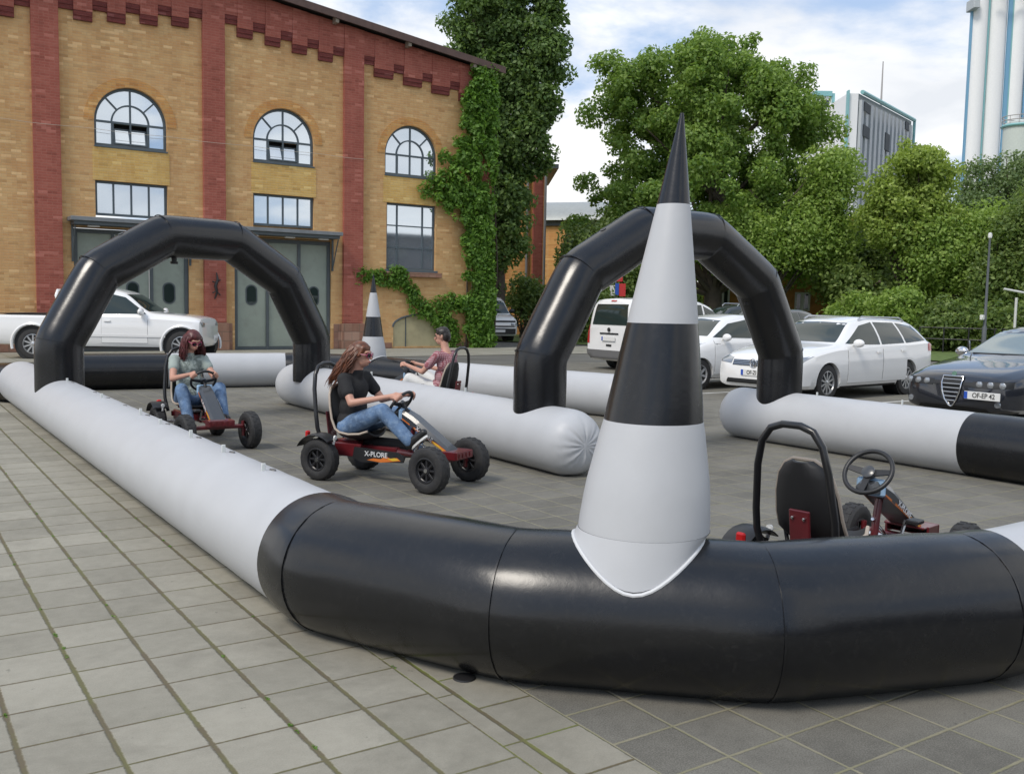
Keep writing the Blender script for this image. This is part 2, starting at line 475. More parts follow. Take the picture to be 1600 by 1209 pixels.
# ------------------------------------------------------------------ inflatable track
def inflated(path, r, seams=True, cap0=0.0, cap1=0.0, n=72, flat=.012, soft=.07, vertical=False, upv=Vector((0, 0, 1))):
    """rings of a cloth tube with mitred kinks, pillowed between its welds; returns list of rings"""
    P0 = [Vector(p) for p in path]; P = [P0[0]]
    for i in range(1, len(P0) - 1):      # soften each kink
        a = (P0[i - 1] - P0[i]); c = (P0[i + 1] - P0[i]); k_ = min(soft, a.length * .35, c.length * .35)
        if k_ > .01: P += [P0[i] + a.normalized() * k_, P0[i].lerp(P0[i] + (a.normalized() + c.normalized()) * k_ * .5, .5), P0[i] + c.normalized() * k_]
        else: P.append(P0[i])
    P.append(P0[-1]); kinks = P0[1:-1]; rings = []
    T = [(P[i + 1] - P[i]).normalized() for i in range(len(P) - 1)]
    def ring(c, nrm, tang, rad, wr=0.0):
        a = upv.cross(tang).normalized() if abs(upv.dot(tang)) < .99 else Vector((0, 1, 0)).cross(tang).normalized()
        bvec = tang.cross(a)
        out = []
        for k in range(n):
            t = 2 * pi * k / n
            q = (a * cos(t) + bvec * sin(t)) * rad * (1 + wr * (sin(13 * t) + .7 * sin(21 * t + 1) + .5 * sin(8 * t + 2)) * .5)
            # project along the tangent on to the mitre plane
            dn = nrm.dot(tang)
            q = q - tang * (q.dot(nrm) / dn)
            v = c + q
            if not vertical and v.z < flat: v.z = flat * .5
            out.append(v)
        return out
    for i in range(len(T)):
        a, b2 = P[i], P[i + 1]; L = (b2 - a).length; t = T[i]
        n0 = (T[i - 1] + t).normalized() if i > 0 else t
        n1 = (t + T[i + 1]).normalized() if i < len(T) - 1 else t
        m = max(2, int(L / .09))
        for j in range(m + 1):
            s = j / m
            if j == 0 and i > 0: continue
            e = min(s, 1 - s) * L
            edge0 = (i > 0 or cap0 == 0); edge1 = (i < len(T) - 1 or cap1 == 0)
            pc = a + (b2 - a) * s; dd = min([(pc - q).length for q in kinks] + [9]); de = min((pc - P[0]).length if not cap0 else 9, (pc - P[-1]).length if not cap1 else 9)
            rad = r * (1 - .014 * math.exp(-dd / .12) - .008 * math.exp(-de / .03)) * (1 + .003 * sin(17 * s * L + i))
            k0 = max(0, 1 - s * L / min(.35, L)); k1 = max(0, 1 - (1 - s) * L / min(.35, L))
            nn = (t + (n0 - t) * k0 + (n1 - t) * k1).normalized()
            rings.append(ring(a + (b2 - a) * s, nn, t, rad, .010 * math.exp(-(dd / .11) ** 2) if dd > .02 else .004))
    def cap(c, t, rad, depth, front, tt):
        out = []
        for q in (.15, .35, .55, .75, .9, .985):
            an = q * pi / 2; wr = 1
            rr = []
            base = ring(c + t * depth * sin(an), tt, tt, rad * max(.03, cos(an) ** .62))
            for k, v in enumerate(base):
                rr.append(v + t * (.007 * sin(k * 2 * pi / n * 7 + 2 * sin(k * .7)) * q * q * (1.2 if q < .95 else 0)))
            out.append(rr)
        return out
    if cap0: rings = cap(P[0], -T[0], r, cap0, True, T[0])[::-1] + rings
    if cap1: rings = rings + cap(P[-1], T[-1], r, cap1, False, T[-1])
    return rings


def section(name, path, r, m, parent, cap0=0.0, cap1=0.0, **k):
    b = MB(); b.loft(inflated(path, r, cap0=cap0, cap1=cap1, **k)); return b.build(name, m, parent, angle=60)


def weld(parent, p, tang, r, m=None, col=None, w_=.004):
    """the raised welded seam round the tube"""
    b = MB(); t = Vector(tang).normalized(); rings = []
    for off, rr in ((-w_, r * .96), (-w_, r * .984), (w_, r * .984), (w_, r * .96)):
        a = Vector((0, 0, 1)).cross(t).normalized(); c = t.cross(a); ring = []
        for k in range(40):
            v = Vector(p) + t * off + (a * cos(2 * pi * k / 40) + c * sin(2 * pi * k / 40)) * rr
            v.z = max(v.z, .005); ring.append(v)
        rings.append(ring)
    b.loft(rings, caps=False); return b.build('welded_seam', m or M_BLACK, parent, angle=60)


ZC = .305
def p3(x, y, z=ZC): return (x, y, z)
M_TABW = mat('strap_white', (.6, .62, .6), .5); M_TABG = mat('ring_grey', (.12, .12, .12), .45)


def strap(parent, x, y, z, tang, white=True):
    """tie-down strap with its ring standing on the crest of the tube"""
    t = Vector(tang).normalized(); side = Vector((0, 0, 1)).cross(t)
    o = Vector((x, y, z)); b = MB()
    for s in range(10):
        a0 = 2 * pi * s / 10; a1 = 2 * pi * (s + 1) / 10
    pts = [o - side * .02 + (t * cos(2 * pi * k / 12) * .028 + side * sin(2 * pi * k / 12) * .014) for k in range(12)]
    b.tube(pts, .005, 6, closed=True); ringo = b.build('eyelet', M_TABG, parent)
    if white:
        c = MB(); q = o + side * .035
        c.rbox(-.006, .006, -.012, .012, -.01, .062 + random.uniform(-.02, .01), .002, basis(q, t, side)); c.build('tie_strap', M_TABW, parent)
    return ringo


# run 1: left wall, near corner, near side, right wall
V1 = (1.88, 4.30); V2 = (2.31, 3.38); V3 = (3.06, 2.66); V4 = (3.99, 2.34)
run1 = thing('inflatable_barrier', 'long white inflatable tube turning into a black corner in the foreground', 'inflatable barrier', (1.88, 9.0, 0))
off1 = Vector((1.88, 9.0, 0))
def rel(pts, off): return [tuple(Vector(p) - off) for p in pts]
R1 = .315
section('white_section', rel([p3(1.88, 15.95), p3(1.88, 4.53)], off1), R1, M_WHITE, run1)
section('black_corner_section', rel([p3(1.88, 4.53), p3(*V1), p3(*V2), p3(*V3), p3(*V4), p3(4.15, 2.31)], off1), .330, M_BLACK, run1)
section('white_section', rel([p3(4.15, 2.31), p3(8.1, 2.31)], off1), R1, M_WHITE, run1)
section('black_corner_section', rel([p3(8.1, 2.31), p3(8.5, 2.35), p3(8.9, 2.75), p3(9.12, 3.5), p3(9.12, 5.3)], off1), R1 + .003, M_BLACK, run1)
section('white_section', rel([p3(9.12, 5.3), p3(9.12, 8.35)], off1), R1, M_WHITE, run1, cap1=.22)
for a, bb, c in ((V1, (1.88, 5), V2), (V2, V1, V3), (V3, V2, V4), (V4, V3, (5.2, 2.31))):
    t = (Vector((bb[0], bb[1], 0)) - Vector((a[0], a[1], 0))).normalized() - (Vector((c[0], c[1], 0)) - Vector((a[0], a[1], 0))).normalized()
    weld(run1, Vector((a[0], a[1], ZC)) - off1, t, .332)
for y in (11.9, 10.6, 9.95, 9.2, 8.35, 7.7, 6.85, 6.1, 5.35):
    strap(run1, 0.03, y - 9.0, ZC + R1 - .003, (0, 1, 0), y not in (9.2, 10.6))
for y in (6.1, 7.2):
    strap(run1, 9.12 - 1.88, y - 9, ZC + R1 - .003, (0, 1, 0))
# black end bending away to the left beyond the frame
run1b = thing('inflatable_barrier', 'black inflatable tube joining the far end of the left white wall', 'inflatable barrier', (1.4, 16.4, 0))
ob = Vector((1.4, 16.4, 0))
section('black_section', rel([(1.88, 15.95, ZC), (1.6, 16.45, .28), (1.05, 16.8, .27), (.2, 16.9, .27)], ob), .29, M_BLACK, run1b, cap1=.2)
# run 2: far side and far corner
run2 = thing('inflatable_barrier', 'far inflatable tube in front of the brick hall, black then white then black', 'inflatable barrier', (5.2, 17.4, 0))
o2 = Vector((5.2, 17.4, 0))
section('black_section', rel([p3(2.95, 17.8), p3(4.42, 17.66)], o2), R1, M_BLACK, run2, cap0=.2)
section('white_section', rel([p3(4.42, 17.66), p3(6.5, 17.30)], o2), R1, M_WHITE, run2)
section('black_corner_section', rel([p3(6.5, 17.30), p3(7.12, 16.95), p3(7.5, 16.3), p3(7.72, 15.5), p3(8.02, 14.35)], o2), R1 + .002, M_BLACK, run2)
section('white_section', rel([p3(8.02, 14.35), p3(8.45, 12.9), p3(9.05, 10.7)], o2), R1, M_WHITE, run2, cap1=.2)
strap(run2, 8.68 - 5.2, 12.1 - 17.4, ZC + R1 - .003, (.3, -1, 0)); strap(run2, 8.25 - 5.2, 13.6 - 17.4, ZC + R1 - .003, (.3, -1, 0))
# run 3: middle wall
run3 = thing('inflatable_barrier', 'short white inflatable tube with puckered round ends in the middle of the track', 'inflatable barrier', (5.51, 10.8, 0))
o3 = Vector((5.51, 10.8, 0))
section('white_section', rel([p3(5.51, 7.22), p3(5.51, 14.2)], o3), R1 + .005, M_WHITE, run3, cap0=.27, cap1=.27)
for y in (7.9, 9.1, 10.2, 11.5, 12.7): strap(run3, .02, y - 10.8, ZC + R1, (0, 1, 0), y != 10.2)


def arch(label, A, B, rad, top):
    A = Vector((*A, 0)); B = Vector((*B, 0)); mid = (A + B) / 2; t = thing('inflatable_arch', label, 'inflatable arch', mid, atan2(B.y - A.y, B.x - A.x), 'black inflatable arches over the track')
    span = (B - A).length; s = span / (1 + 2 * cos(radians(30)) + 2 * cos(radians(60)))
    zk = top - rad - s * (sin(radians(30)) + sin(radians(60)))
    x = -span / 2; pts = [(x, 0, .42), (x, 0, zk)]; z = zk
    for a in (60, 30, 0, -30, -60):
        x += s * cos(radians(a)); z += s * sin(radians(a)); pts.append((x, 0, z))
    pts.append((x, 0, .42))
    b = MB(); b.loft(inflated(pts, rad, vertical=True, upv=Vector((0, 1, 0)), n=64)); b.build('arch_tube', M_BLACK, t, angle=60)
    # welds at every kink
    P = [Vector(p) for p in pts]
    for i in range(1, len(P) - 1):
        b = MB()
        t0 = (P[i] - P[i - 1]).normalized(); t1 = (P[i + 1] - P[i]).normalized(); nn = (t0 + t1).normalized()
        rings = []
        for off, rr in ((-.004, .95), (-.004, .985), (.004, .985), (.004, .95)):
            ax = Vector((0, 1, 0)); c = nn.cross(ax); st = 1 / nn.dot(t0)
            rings.append([P[i] + nn * off + (ax * cos(2 * pi * k / 36) + c * sin(2 * pi * k / 36) * st) * rad * rr for k in range(36)])
        b.loft(rings, caps=False); b.build('welded_seam', M_BLACK, t, angle=60)
    for i, f in ((3, .15), (4, .85)):
        q = P[i] + (P[i + 1] - P[i]) * f; dn = (Vector((0, 0, -1)))
        k = MB(); k.cyl(q + dn * (rad - .01), q + dn * (rad + .05), .035, .03, 12); k.cyl(q + dn * (rad + .045), q + dn * (rad + .075), .05, .045, 12); k.build('air_valve', M_PLAST, t)
    for i, f in ((2, .5), (4, .5)):
        q = P[i] + (P[i + 1] - P[i]) * f; tt = (P[i + 1] - P[i]).normalized(); nn = Vector((0, 1, 0)).cross(tt); nn = nn if nn.z > 0 else -nn
        k = MB(); k.tube([q + nn * (rad + .004) + tt * .03 * cos(2 * pi * j / 12) + Vector((0, 1, 0)) * .02 * sin(2 * pi * j / 12) for j in range(12)], .006, 6, closed=True); k.build('eyelet', M_TABG, t)
    return t


arch('faceted black inflatable arch in front of the green hall doors', (1.88, 12.45), (5.43, 13.4), .272, 2.66)
arch('faceted black inflatable arch behind the big cone, with white cars beyond it', (5.55, 7.76), (9.12, 7.79), .265, 2.66)


def cone(label, base, lean, sc, tubec, tubeT):
    t = thing('inflatable_cone', label, 'inflatable cone', (base[0], base[1], 0), 0, 'striped inflatable cones on the track corners')
    prof = [(.30, .292), (.60, .287), (.85, .263), (1.13, .211), (1.535, .150), (2.03, .070), (2.41, .007)]
    zs = np.array([p[0] for p in prof]); rs = np.array([p[1] for p in prof])
    def R(z): return float(np.interp(z / sc, zs, rs)) * sc
    def C(z):
        f = max(0, (z / sc - .3) / 2.1); return Vector((lean[0] * f, lean[1] * f, z))
    def ringz(z, k=1.0): return [C(z) + Vector((cos(2 * pi * i / 48), sin(2 * pi * i / 48), 0)) * R(z) * k for i in range(48)]
    def band(name, z0, z1, m, cap=False):
        b = MB(); k = max(3, int((z1 - z0) / .05)); rings = []
        for i in range(k + 1):
            z = z0 + (z1 - z0) * i / k; e = min(z - z0, z1 - z)
            rings.append(ringz(z, 1 - .008 * math.exp(-e / .012)))
        b.loft(rings, caps=cap); return b.build(name, m, t, angle=60)
    T = Vector(tubeT).normalized(); S = Vector((0, 0, 1)).cross(T); tc_ = Vector(tubec)
    rt = .325
    # saddle skirt: the lower edge follows the round of the tube
    b = MB(); low = []; rim = []
    tz = C(.665 * sc); top = [tz + (T * cos(2 * pi * i / 48) + S * sin(2 * pi * i / 48)) * R(.665 * sc) for i in range(48)]
    for i in range(48):
        v = (T * cos(2 * pi * i / 48) * .272 + S * sin(2 * pi * i / 48) * .308) * sc
        o_ = (v + Vector((base[0], base[1], 0)) - tc_).dot(S); o_ = max(-.312, min(.312, o_))
        z = ZC + sqrt(max(0, rt * rt - o_ * o_)); low.append(Vector((v.x, v.y, z + .004)))
        v2 = v * 1.012; rim.append(Vector((v2.x, v2.y, z + .003)))
    mid_ = [a.lerp(c, .5) for a, c in zip(top, low)]
    b.loft([top, mid_, low], caps=False); b.build('white_skirt', M_WHITE, t, angle=60)
    b = MB(); b.tube([v * 1.0 for v in rim], .0085 * sc, 8, closed=True); b.build('base_welt', mat('welt_white', (.60, .61, .62), .5), t)
    band('white_band', .665 * sc, 1.125 * sc, M_WHITE); band('black_band', 1.125 * sc, 1.535 * sc, M_BLACK)
    band('white_band', 1.535 * sc, 2.03 * sc, M_WHITE); band('black_tip', 2.03 * sc, 2.41 * sc, M_BLACK, True)
    return t


cone('tall striped inflatable cone standing on the black corner in the foreground', (2.70, 3.035), (.155, -.02), 1.0, (2.685, 3.02, 0), (.72, -.69, 0))
cone('small distant striped inflatable cone in front of the ivy-covered hall corner', (7.6, 15.85), (.0, .0), .87, (7.62, 15.86, 0), (.26, -.96, 0))
# rubber deflation cap on the ground side of the black corner
b = MB(); px_, py_ = 2.08, 3.42; b.lathe([(0, .05), (.007, .048), (.009, .02)], (px_ - 1.88, py_ - 9.0, .001), (0, 0, 1), 18); b.build('deflation_cap', M_PLAST, run1)
#@@TRACK_END
# ------------------------------------------------------------------ brick hall
HY = 30.2; HX = 11.2                                  # facade plane, local s = X - HX
hall = thing('brick_hall', 'yellow brick industrial hall with red pilasters, arched windows and green folding gates', 'building', (HX, HY, 0))
def roofz(s): return 11.28 - .122 * abs(s + 2.2)
def toothz(s): return 9.78 - .11 * abs(s + 2.2)
SL, SR = -16.0, 7.9
b = MB()
poly = [(SL, 0), (SR, 0), (SR, roofz(SR) - .1), (-2.2, roofz(-2.2) - .1), (SL, roofz(SL) - .1)]
b.prism(poly, lambda s, z: Vector((s, 0, z)), lambda s, z: Vector((s, .5, z)))
wall = b.build('wall', M_YB, hall, smooth=False)
WC = [-4.57, .10, 4.70]
def arch_poly(c, w_, sill, spring, n=18):
    return [(c - w_, sill), (c + w_, sill)] + [(c + w_ * cos(pi * k / n), spring + w_ * sin(pi * k / n)) for k in range(n + 1)]
cut = MB()
yy0 = lambda s, z: Vector((s, -.3, z)); yy1 = lambda s, z: Vector((s, .8, z))
for c in WC:
    cut.prism(arch_poly(c, 1.02, 5.97, 6.68), yy0, yy1)
    if c != 4.70:
        cut.box(c - 1.02, c + 1.02, -.3, .8, 3.8, 4.97); cut.box(c - 1.63, c + 1.63, -.3, .8, -.2, 3.6)
    else:
        cut.box(3.76, 5.70, -.3, .8, 2.74, 5.02)
        cut.prism([(4.05, .06), (6.35, .06), (6.35, .75)] + [(5.2 + 1.15 * cos(pi * k / 12), .75 + .42 * sin(pi * k / 12)) for k in range(1, 12)] + [(4.05, .75)], yy0, yy1)
co = cut.build('cutter', M_YB, hall, smooth=False); boolean(wall, co)
# side, rear and roof
b = MB(); b.box(SR - .45, SR, .503, 34, 0, roofz(SR) - .1); b.build('side_wall', M_YB, hall, smooth=False)
b = MB()
for s0, s1 in ((SL - .5, -2.2), (-2.2, 8.22)):
    z0, z1 = roofz(s0), roofz(s1)
    b.add([(s0, -.42, z0), (s1, -.42, z1), (s1, 34, z1), (s0, 34, z0), (s0, -.42, z0 + .09), (s1, -.42, z1 + .09), (s1, 34, z1 + .09), (s0, 34, z0 + .09)],
          [(0, 3, 2, 1), (4, 5, 6, 7), (0, 1, 5, 4), (1, 2, 6, 5), (2, 3, 7, 6), (3, 0, 4, 7)])
b.build('roof', mat('roof_felt', (.05, .042, .04), .85, var=.2), hall, smooth=False)
b = MB()
for s0, s1 in ((SL - .5, -2.2), (-2.2, 8.25)):
    z0, z1 = roofz(s0), roofz(s1)
    b.add([(s0, -.47, z0 - .10), (s1, -.47, z1 - .10), (s1, -.425, z1 - .10), (s0, -.425, z0 - .10), (s0, -.47, z0 + .13), (s1, -.47, z1 + .13), (s1, -.425, z1 + .13), (s0, -.425, z0 + .13)],
          [(0, 3, 2, 1), (4, 5, 6, 7), (0, 1, 5, 4), (1, 2, 6, 5), (2, 3, 7, 6), (3, 0, 4, 7)])
b.build('roof_fascia', mat('fascia_brown', (.10, .06, .05), .7, var=.2), hall, smooth=False)
M_RAFT = mat('rafter_paint', (.28, .24, .19), .7)
for s in (-6.4, -3.6, -.9, 1.75, 4.4, 7.0):
    b = MB(); z = roofz(s); b.rbox(s - .06, s + .06, -.41, -.13, z - .22, z - .02, .01); b.build('rafter_end', M_RAFT, hall, smooth=False)
# pilasters, plinths
PIL = [(-12.2, -11.45), (-7.2, -6.5), (-2.5, -1.83), (2.13, 2.83), (7.25, 7.93)]
for a, c in PIL:
    b = MB(); b.box(a, c, -.13, -.002, .88, toothz((a + c) / 2) + .6); b.build('pilaster', M_RB, hall, smooth=False)
    b = MB(); b.rbox(a - .07, c + .07, -.2, -.003, 0, .86, .015); b.build('plinth_block', M_STONE, hall, smooth=False)
    b = MB(); b.box(a, c, -.128, -.004, .862, .878); b.build('plinth_course', M_DRB, hall, smooth=False)
DOORS = [-4.57, .10]
solid = [(PIL[0][1] + .075, PIL[1][0] - .075, .84)]
for i in (1, 2):
    a = PIL[i][1] + .075; c = PIL[i + 1][0] - .075; mid_ = WC[i - 1]; solid += [(a, mid_ - 1.72, .84), (mid_ + 1.72, c, .84)]
solid += [(2.91, 3.98, .2), (6.42, 7.17, .2)]
for a, c, z in solid: b = MB(); b.box(a, c, -.05, -.003, 0, z); b.build('plinth', M_STONE, hall, smooth=False)
# red frieze with stepped teeth
fr = MB(); PR = -.122
for i in range(len(PIL) - 1):
    dk = MB()
    a = PIL[i][1]; c = PIL[i + 1][0]; n = 4 if i == 3 else 4
    L = c - a; hi_w = .40; lo_w = (L - hi_w * (n + (0 if i == 3 else 1))) / n; s = a; hi = True; cnt = 0
    while s < c - .02:
        w_ = hi_w if hi else lo_w; e = min(c, s + w_); zt0 = roofz(s) - .1; zt1 = roofz(e) - .1; m_ = (s + e) / 2
        zb = toothz(m_) + (.30 if hi else 0)
        pr = -.10 if hi else -.118
        if s < -2.2 < e: pass
        fr.add([(s, pr, zb + .27), (e, pr, zb + .27), (e, pr, zt1), (s, pr, zt0), (s, -.002, zb + .27), (e, -.002, zb + .27), (e, -.002, zt1), (s, -.002, zt0)],
               [(0, 1, 2, 3), (5, 4, 7, 6), (0, 4, 5, 1), (1, 5, 6, 2), (3, 2, 6, 7), (4, 0, 3, 7)])
        dk.box(s, e, pr + .012, -.003, zb + .135, zb + .268); dk.box(s, e, pr + .03, -.003, zb + .01, zb + .133)
        s = e; hi = not hi; cnt += 1
    dk.build('corbel_teeth', M_DRB, hall, smooth=False)
for a, c in PIL:
    z0 = toothz((a + c) / 2) + .602
    fr.add([(a, -.131, z0), (c, -.131, z0), (c, -.131, roofz(c) - .1), (a, -.131, roofz(a) - .1), (a, -.002, z0), (c, -.002, z0), (c, -.002, roofz(c) - .1), (a, -.002, roofz(a) - .1)],
           [(0, 1, 2, 3), (5, 4, 7, 6), (0, 4, 5, 1), (1, 5, 6, 2), (3, 2, 6, 7), (4, 0, 3, 7)])
fr.build('frieze', M_RB, hall, smooth=False)
# bright yellow infill panels, orange arch surrounds
for c in WC:
    z0 = 4.975 if c != 4.70 else 5.03
    b = MB(); b.box(c - 1.08, c + 1.08, -.012, -.002, z0 + .0, 5.92); b.build('brick_panel', M_YB2, hall, smooth=False)
    b = MB(); n = 24
    for k in range(n):
        a0, a1 = pi * k / n, pi * (k + 1) / n
        q = [(c + r * cos(a), 6.68 + r * sin(a)) for r, a in ((1.03, a0), (1.30, a0), (1.30, a1), (1.03, a1))]
        b.prism(q, lambda s, z: Vector((s, -.015, z)), lambda s, z: Vector((s, -.001, z)))
    b.build('brick_arch', M_OB, hall, smooth=False)
    b = MB(); b.rbox(c - 1.03, c + 1.03, -.035, -.001, 5.922, 5.968, .006); b.build('window_sill', M_WFRAME, hall, smooth=False)


def bar(b, x0, z0, x1, z1, w_, y0, y1):
    d_ = Vector((x1 - x0, z1 - z0)); n_ = Vector((-d_.y, d_.x)).normalized() * w_ / 2
    q = [(x0 + n_.x, z0 + n_.y), (x0 - n_.x, z0 - n_.y), (x1 - n_.x, z1 - n_.y), (x1 + n_.x, z1 + n_.y)]
    b.prism(q, lambda s, z: Vector((s, y0, z)), lambda s, z: Vector((s, y1, z)))


for c in WC:
    fy0, fy1 = .10, .16
    b = MB(); W = 1.02
    for k in range(20):
        a0, a1 = pi * k / 20, pi * (k + 1) / 20
        for (ra, rb_) in ((.945, 1.02), (.50, .545)):
            q = [(c + r * cos(a), 6.68 + r * sin(a)) for r, a in ((ra, a0), (rb_, a0), (rb_, a1), (ra, a1))]
            b.prism(q, lambda s, z: Vector((s, fy0, z)), lambda s, z: Vector((s, fy1, z)))
    bar(b, c - .983, 5.97, c - .983, 6.68, .075, fy0 + .001, fy1); bar(b, c + .983, 5.97, c + .983, 6.68, .075, fy0 + .001, fy1)
    bar(b, c - .945, 6.68, c + .945, 6.68, .06, fy0 + .002, fy1 - .002); bar(b, c - .945, 6.01, c + .945, 6.01, .08, fy0 + .002, fy1 - .002)
    bar(b, c, 6.05, c, 7.63, .05, fy0 + .004, fy1 - .004)
    for a in (45, 135): bar(b, c + .53 * cos(radians(a)), 6.68 + .53 * sin(radians(a)), c + .96 * cos(radians(a)), 6.68 + .96 * sin(radians(a)), .045, fy0 + .004, fy1 - .004)
    for dx in (-.5, .5): bar(b, c + dx, 6.05, c + dx, 6.65, .07, fy0 + .006, fy1 - .006)
    win = b.build('arched_window', M_WFRAME, hall, smooth=False)
    b = MB(); q = arch_poly(c, 1.01, 5.98, 6.68, 30)
    if c in (-4.57, .10):
        # bottom-hung light tilted open: dark gap above it
        b.prism([(c - .97, 5.99), (c - .47, 5.99), (c - .47, 6.65), (c + .47, 6.65), (c + .47, 5.99), (c + .97, 5.99), (c + .97, 6.68)] + [(c + .97 * cos(pi * k / 20), 6.68 + .97 * sin(pi * k / 20)) for k in range(1, 21)], lambda s, z: Vector((s, .135, z)), lambda s, z: Vector((s, .14, z)))
        b.build('pane', M_WPANE, win, smooth=False)
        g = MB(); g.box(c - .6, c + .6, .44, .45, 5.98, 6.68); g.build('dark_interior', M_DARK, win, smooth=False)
        g = MB(); Mx = Matrix.Translation((c, .12, 6.07)) @ Matrix.Rotation(radians(-13), 4, 'X'); g.box(-.44, .44, -.012, .0, 0, .44, Mx); g.build('tilted_pane', M_WPANE, win, smooth=False)
        g = MB()
        for q4 in ((-.46, .46, .42, .46), (-.46, .46, -.01, .03), (-.46, -.42, .03, .42), (.42, .46, .03, .42), (-.015, .015, .03, .42)): g.box(q4[0], q4[1], -.03, .012, q4[2], q4[3], Mx)
        g.build('casement', M_WFRAME, win, smooth=False)
    else:
        b.prism(q, lambda s, z: Vector((s, .135, z)), lambda s, z: Vector((s, .14, z))); b.build('pane', M_WPANE, win, smooth=False)


def rect_window(x0, x1, z0, z1, vs, hs, thick=.05):
    b = MB()
    for x in (x0 + .035, x1 - .035): bar(b, x, z0, x, z1, .07, .10, .16)
    for z in (z0 + .035, z1 - .035): bar(b, x0 + .07, z, x1 - .07, z, .07, .101, .159)
    for x in vs: bar(b, x, z0 + .07, x, z1 - .07, thick, .104, .156)
    for z in hs: bar(b, x0 + .07, z, x1 - .07, z, .04, .108, .15)
    o = b.build('window', M_WFRAME, hall, smooth=False)
    p = MB(); p.box(x0 + .01, x1 - .01, .135, .14, z0 + .01, z1 - .01); p.build('pane', M_WPANE, o, smooth=False)


for c in DOORS:
    rect_window(c - 1.02, c + 1.02, 3.97, 4.97, [c - .5, c, c + .5], [])
rect_window(3.76, 5.70, 2.74, 5.02, [4.22, 5.22], [3.5, 4.26])
b = MB(); b.rbox(3.6, 5.9, -.14, -.002, 2.50, 2.66, .01); b.build('window_sill', M_STONE, hall, smooth=False)
b = MB(); b.rbox(3.7, 5.76, -.08, .12, 2.662, 2.738, .008); b.build('window_sill', M_WFRAME, hall, smooth=False)
# cellar shutter
M_PALEB = mat('pale_shutter', (.42, .37, .22), .8, var=.1, vscale=1.5, dirt=((.25, .22, .13), .5))
b = MB(); b.box(4.06, 6.34, .04, .08, .02, 1.2); sh = b.build('cellar_shutter', M_PALEB, hall, smooth=False)
b = MB(); b.tube([(5.2 + 1.17 * cos(pi * k / 16), .0, .75 + .44 * sin(pi * k / 16)) for k in range(17)], .035, 8); bar(b, 4.55, .05, 4.55, 1.08, .03, .02, .045); b.build('shutter_frame', M_GATEF, sh)
# gates, canopies
for c in DOORS:
    g = MB()
    for x in (c - 1.57, c - .54, c + .54, c + 1.57): bar(g, x, 0.0, x, 3.5, .11 if abs(x - c) > 1 else .09, .07, .19)
    bar(g, c - 1.62, 3.5, c + 1.62, 3.5, .12, .071, .19); bar(g, c - 1.6, .05, c + 1.6, .05, .09, .075, .185)
    gate = g.build('folding_gate', M_GATEF, hall, smooth=False)
    for k, lx in enumerate((c - 1.055, c, c + 1.055)):
        l = MB(); l.rbox(lx - .475, lx + .475, .12, .165, .10, 3.44, .006); leaf = l.build('gate_leaf', M_GATE, gate, smooth=False)
        zc = 1.75; q = []
        for kk in range(28):
            a = 2 * pi * kk / 28; q.append((lx + .15 * cos(a), zc + (.14 if sin(a) > 0 else -.14) + .15 * sin(a)))
        o = MB(); o.prism([(lx + (x - lx) * 1.28, zc + (z - zc) * 1.14) for x, z in q], lambda s, z: Vector((s, .108, z)), lambda s, z: Vector((s, .13, z)))
        rim = o.build('porthole', M_GATEF, leaf, angle=30)
        p = MB(); p.prism(q, lambda s, z: Vector((s, .100, z)), lambda s, z: Vector((s, .12, z))); p.build('porthole_glass', M_GLASS, leaf, smooth=False)
    k = MB(); k.rbox(c - 1.79, c + 1.79, -.62, -.002, 3.74, 3.86, .012); can = k.build('canopy', mat('canopy_zinc', (.20, .215, .225), .5, .3, var=.15), hall, smooth=False)
    k = MB(); k.box(c - 1.7, c + 1.7, -.55, -.01, 3.64, 3.738); k.build('canopy_soffit', M_GATEF, can, smooth=False)
    for sx in (-1.66, 1.66):
        k = MB(); k.rbox(c + sx - .03, c + sx + .03, -.06, -.004, 2.6, 3.63, .004); k.tube([(c + sx, -.04, 2.65), (c + sx, -.5, 3.62)], .02, 8); k.build('canopy_bracket', M_GATEF, can, smooth=False)
    for sx in (-1.15, .05, 1.2):
        k = MB(); k.rbox(c + sx - .16, c + sx + .16, -.42, -.3, 3.59, 3.636, .008); k.build('canopy_lamp', mat('lamp_white', (.7, .7, .68), .4), can, smooth=False)
b = MB(); b.tube([(s_, -.15, 6.36 + .03 * sin(s_ * 1.35) ** 2 - .02 * s_ / 8) for s_ in np.linspace(-9, 2.9, 40)], .006, 5); b.build('cable', mat('pale_cable', (.5, .46, .38), .6), hall)
# iron ornament on the pilaster between the gates
b = MB(); X0 = -2.16; b.tube([(X0 - .05, -.17, 1.6), (X0 + .02, -.19, 1.8), (X0 - .03, -.2, 2.0), (X0 + .04, -.2, 2.2), (X0 + .01, -.18, 2.42)], [.02, .035, .05, .04, .015], 8)
b.tube([(X0 - .12, -.17, 2.14), (X0, -.2, 2.1), (X0 + .13, -.17, 2.2)], .018, 8); b.tube([(X0 - .12, -.17, 1.78), (X0, -.2, 1.86), (X0 + .12, -.17, 1.72)], .018, 8); b.build('iron_ornament', M_PLAST, hall)
for s_, z_ in ((-11.8, 4.6), ):
    pass

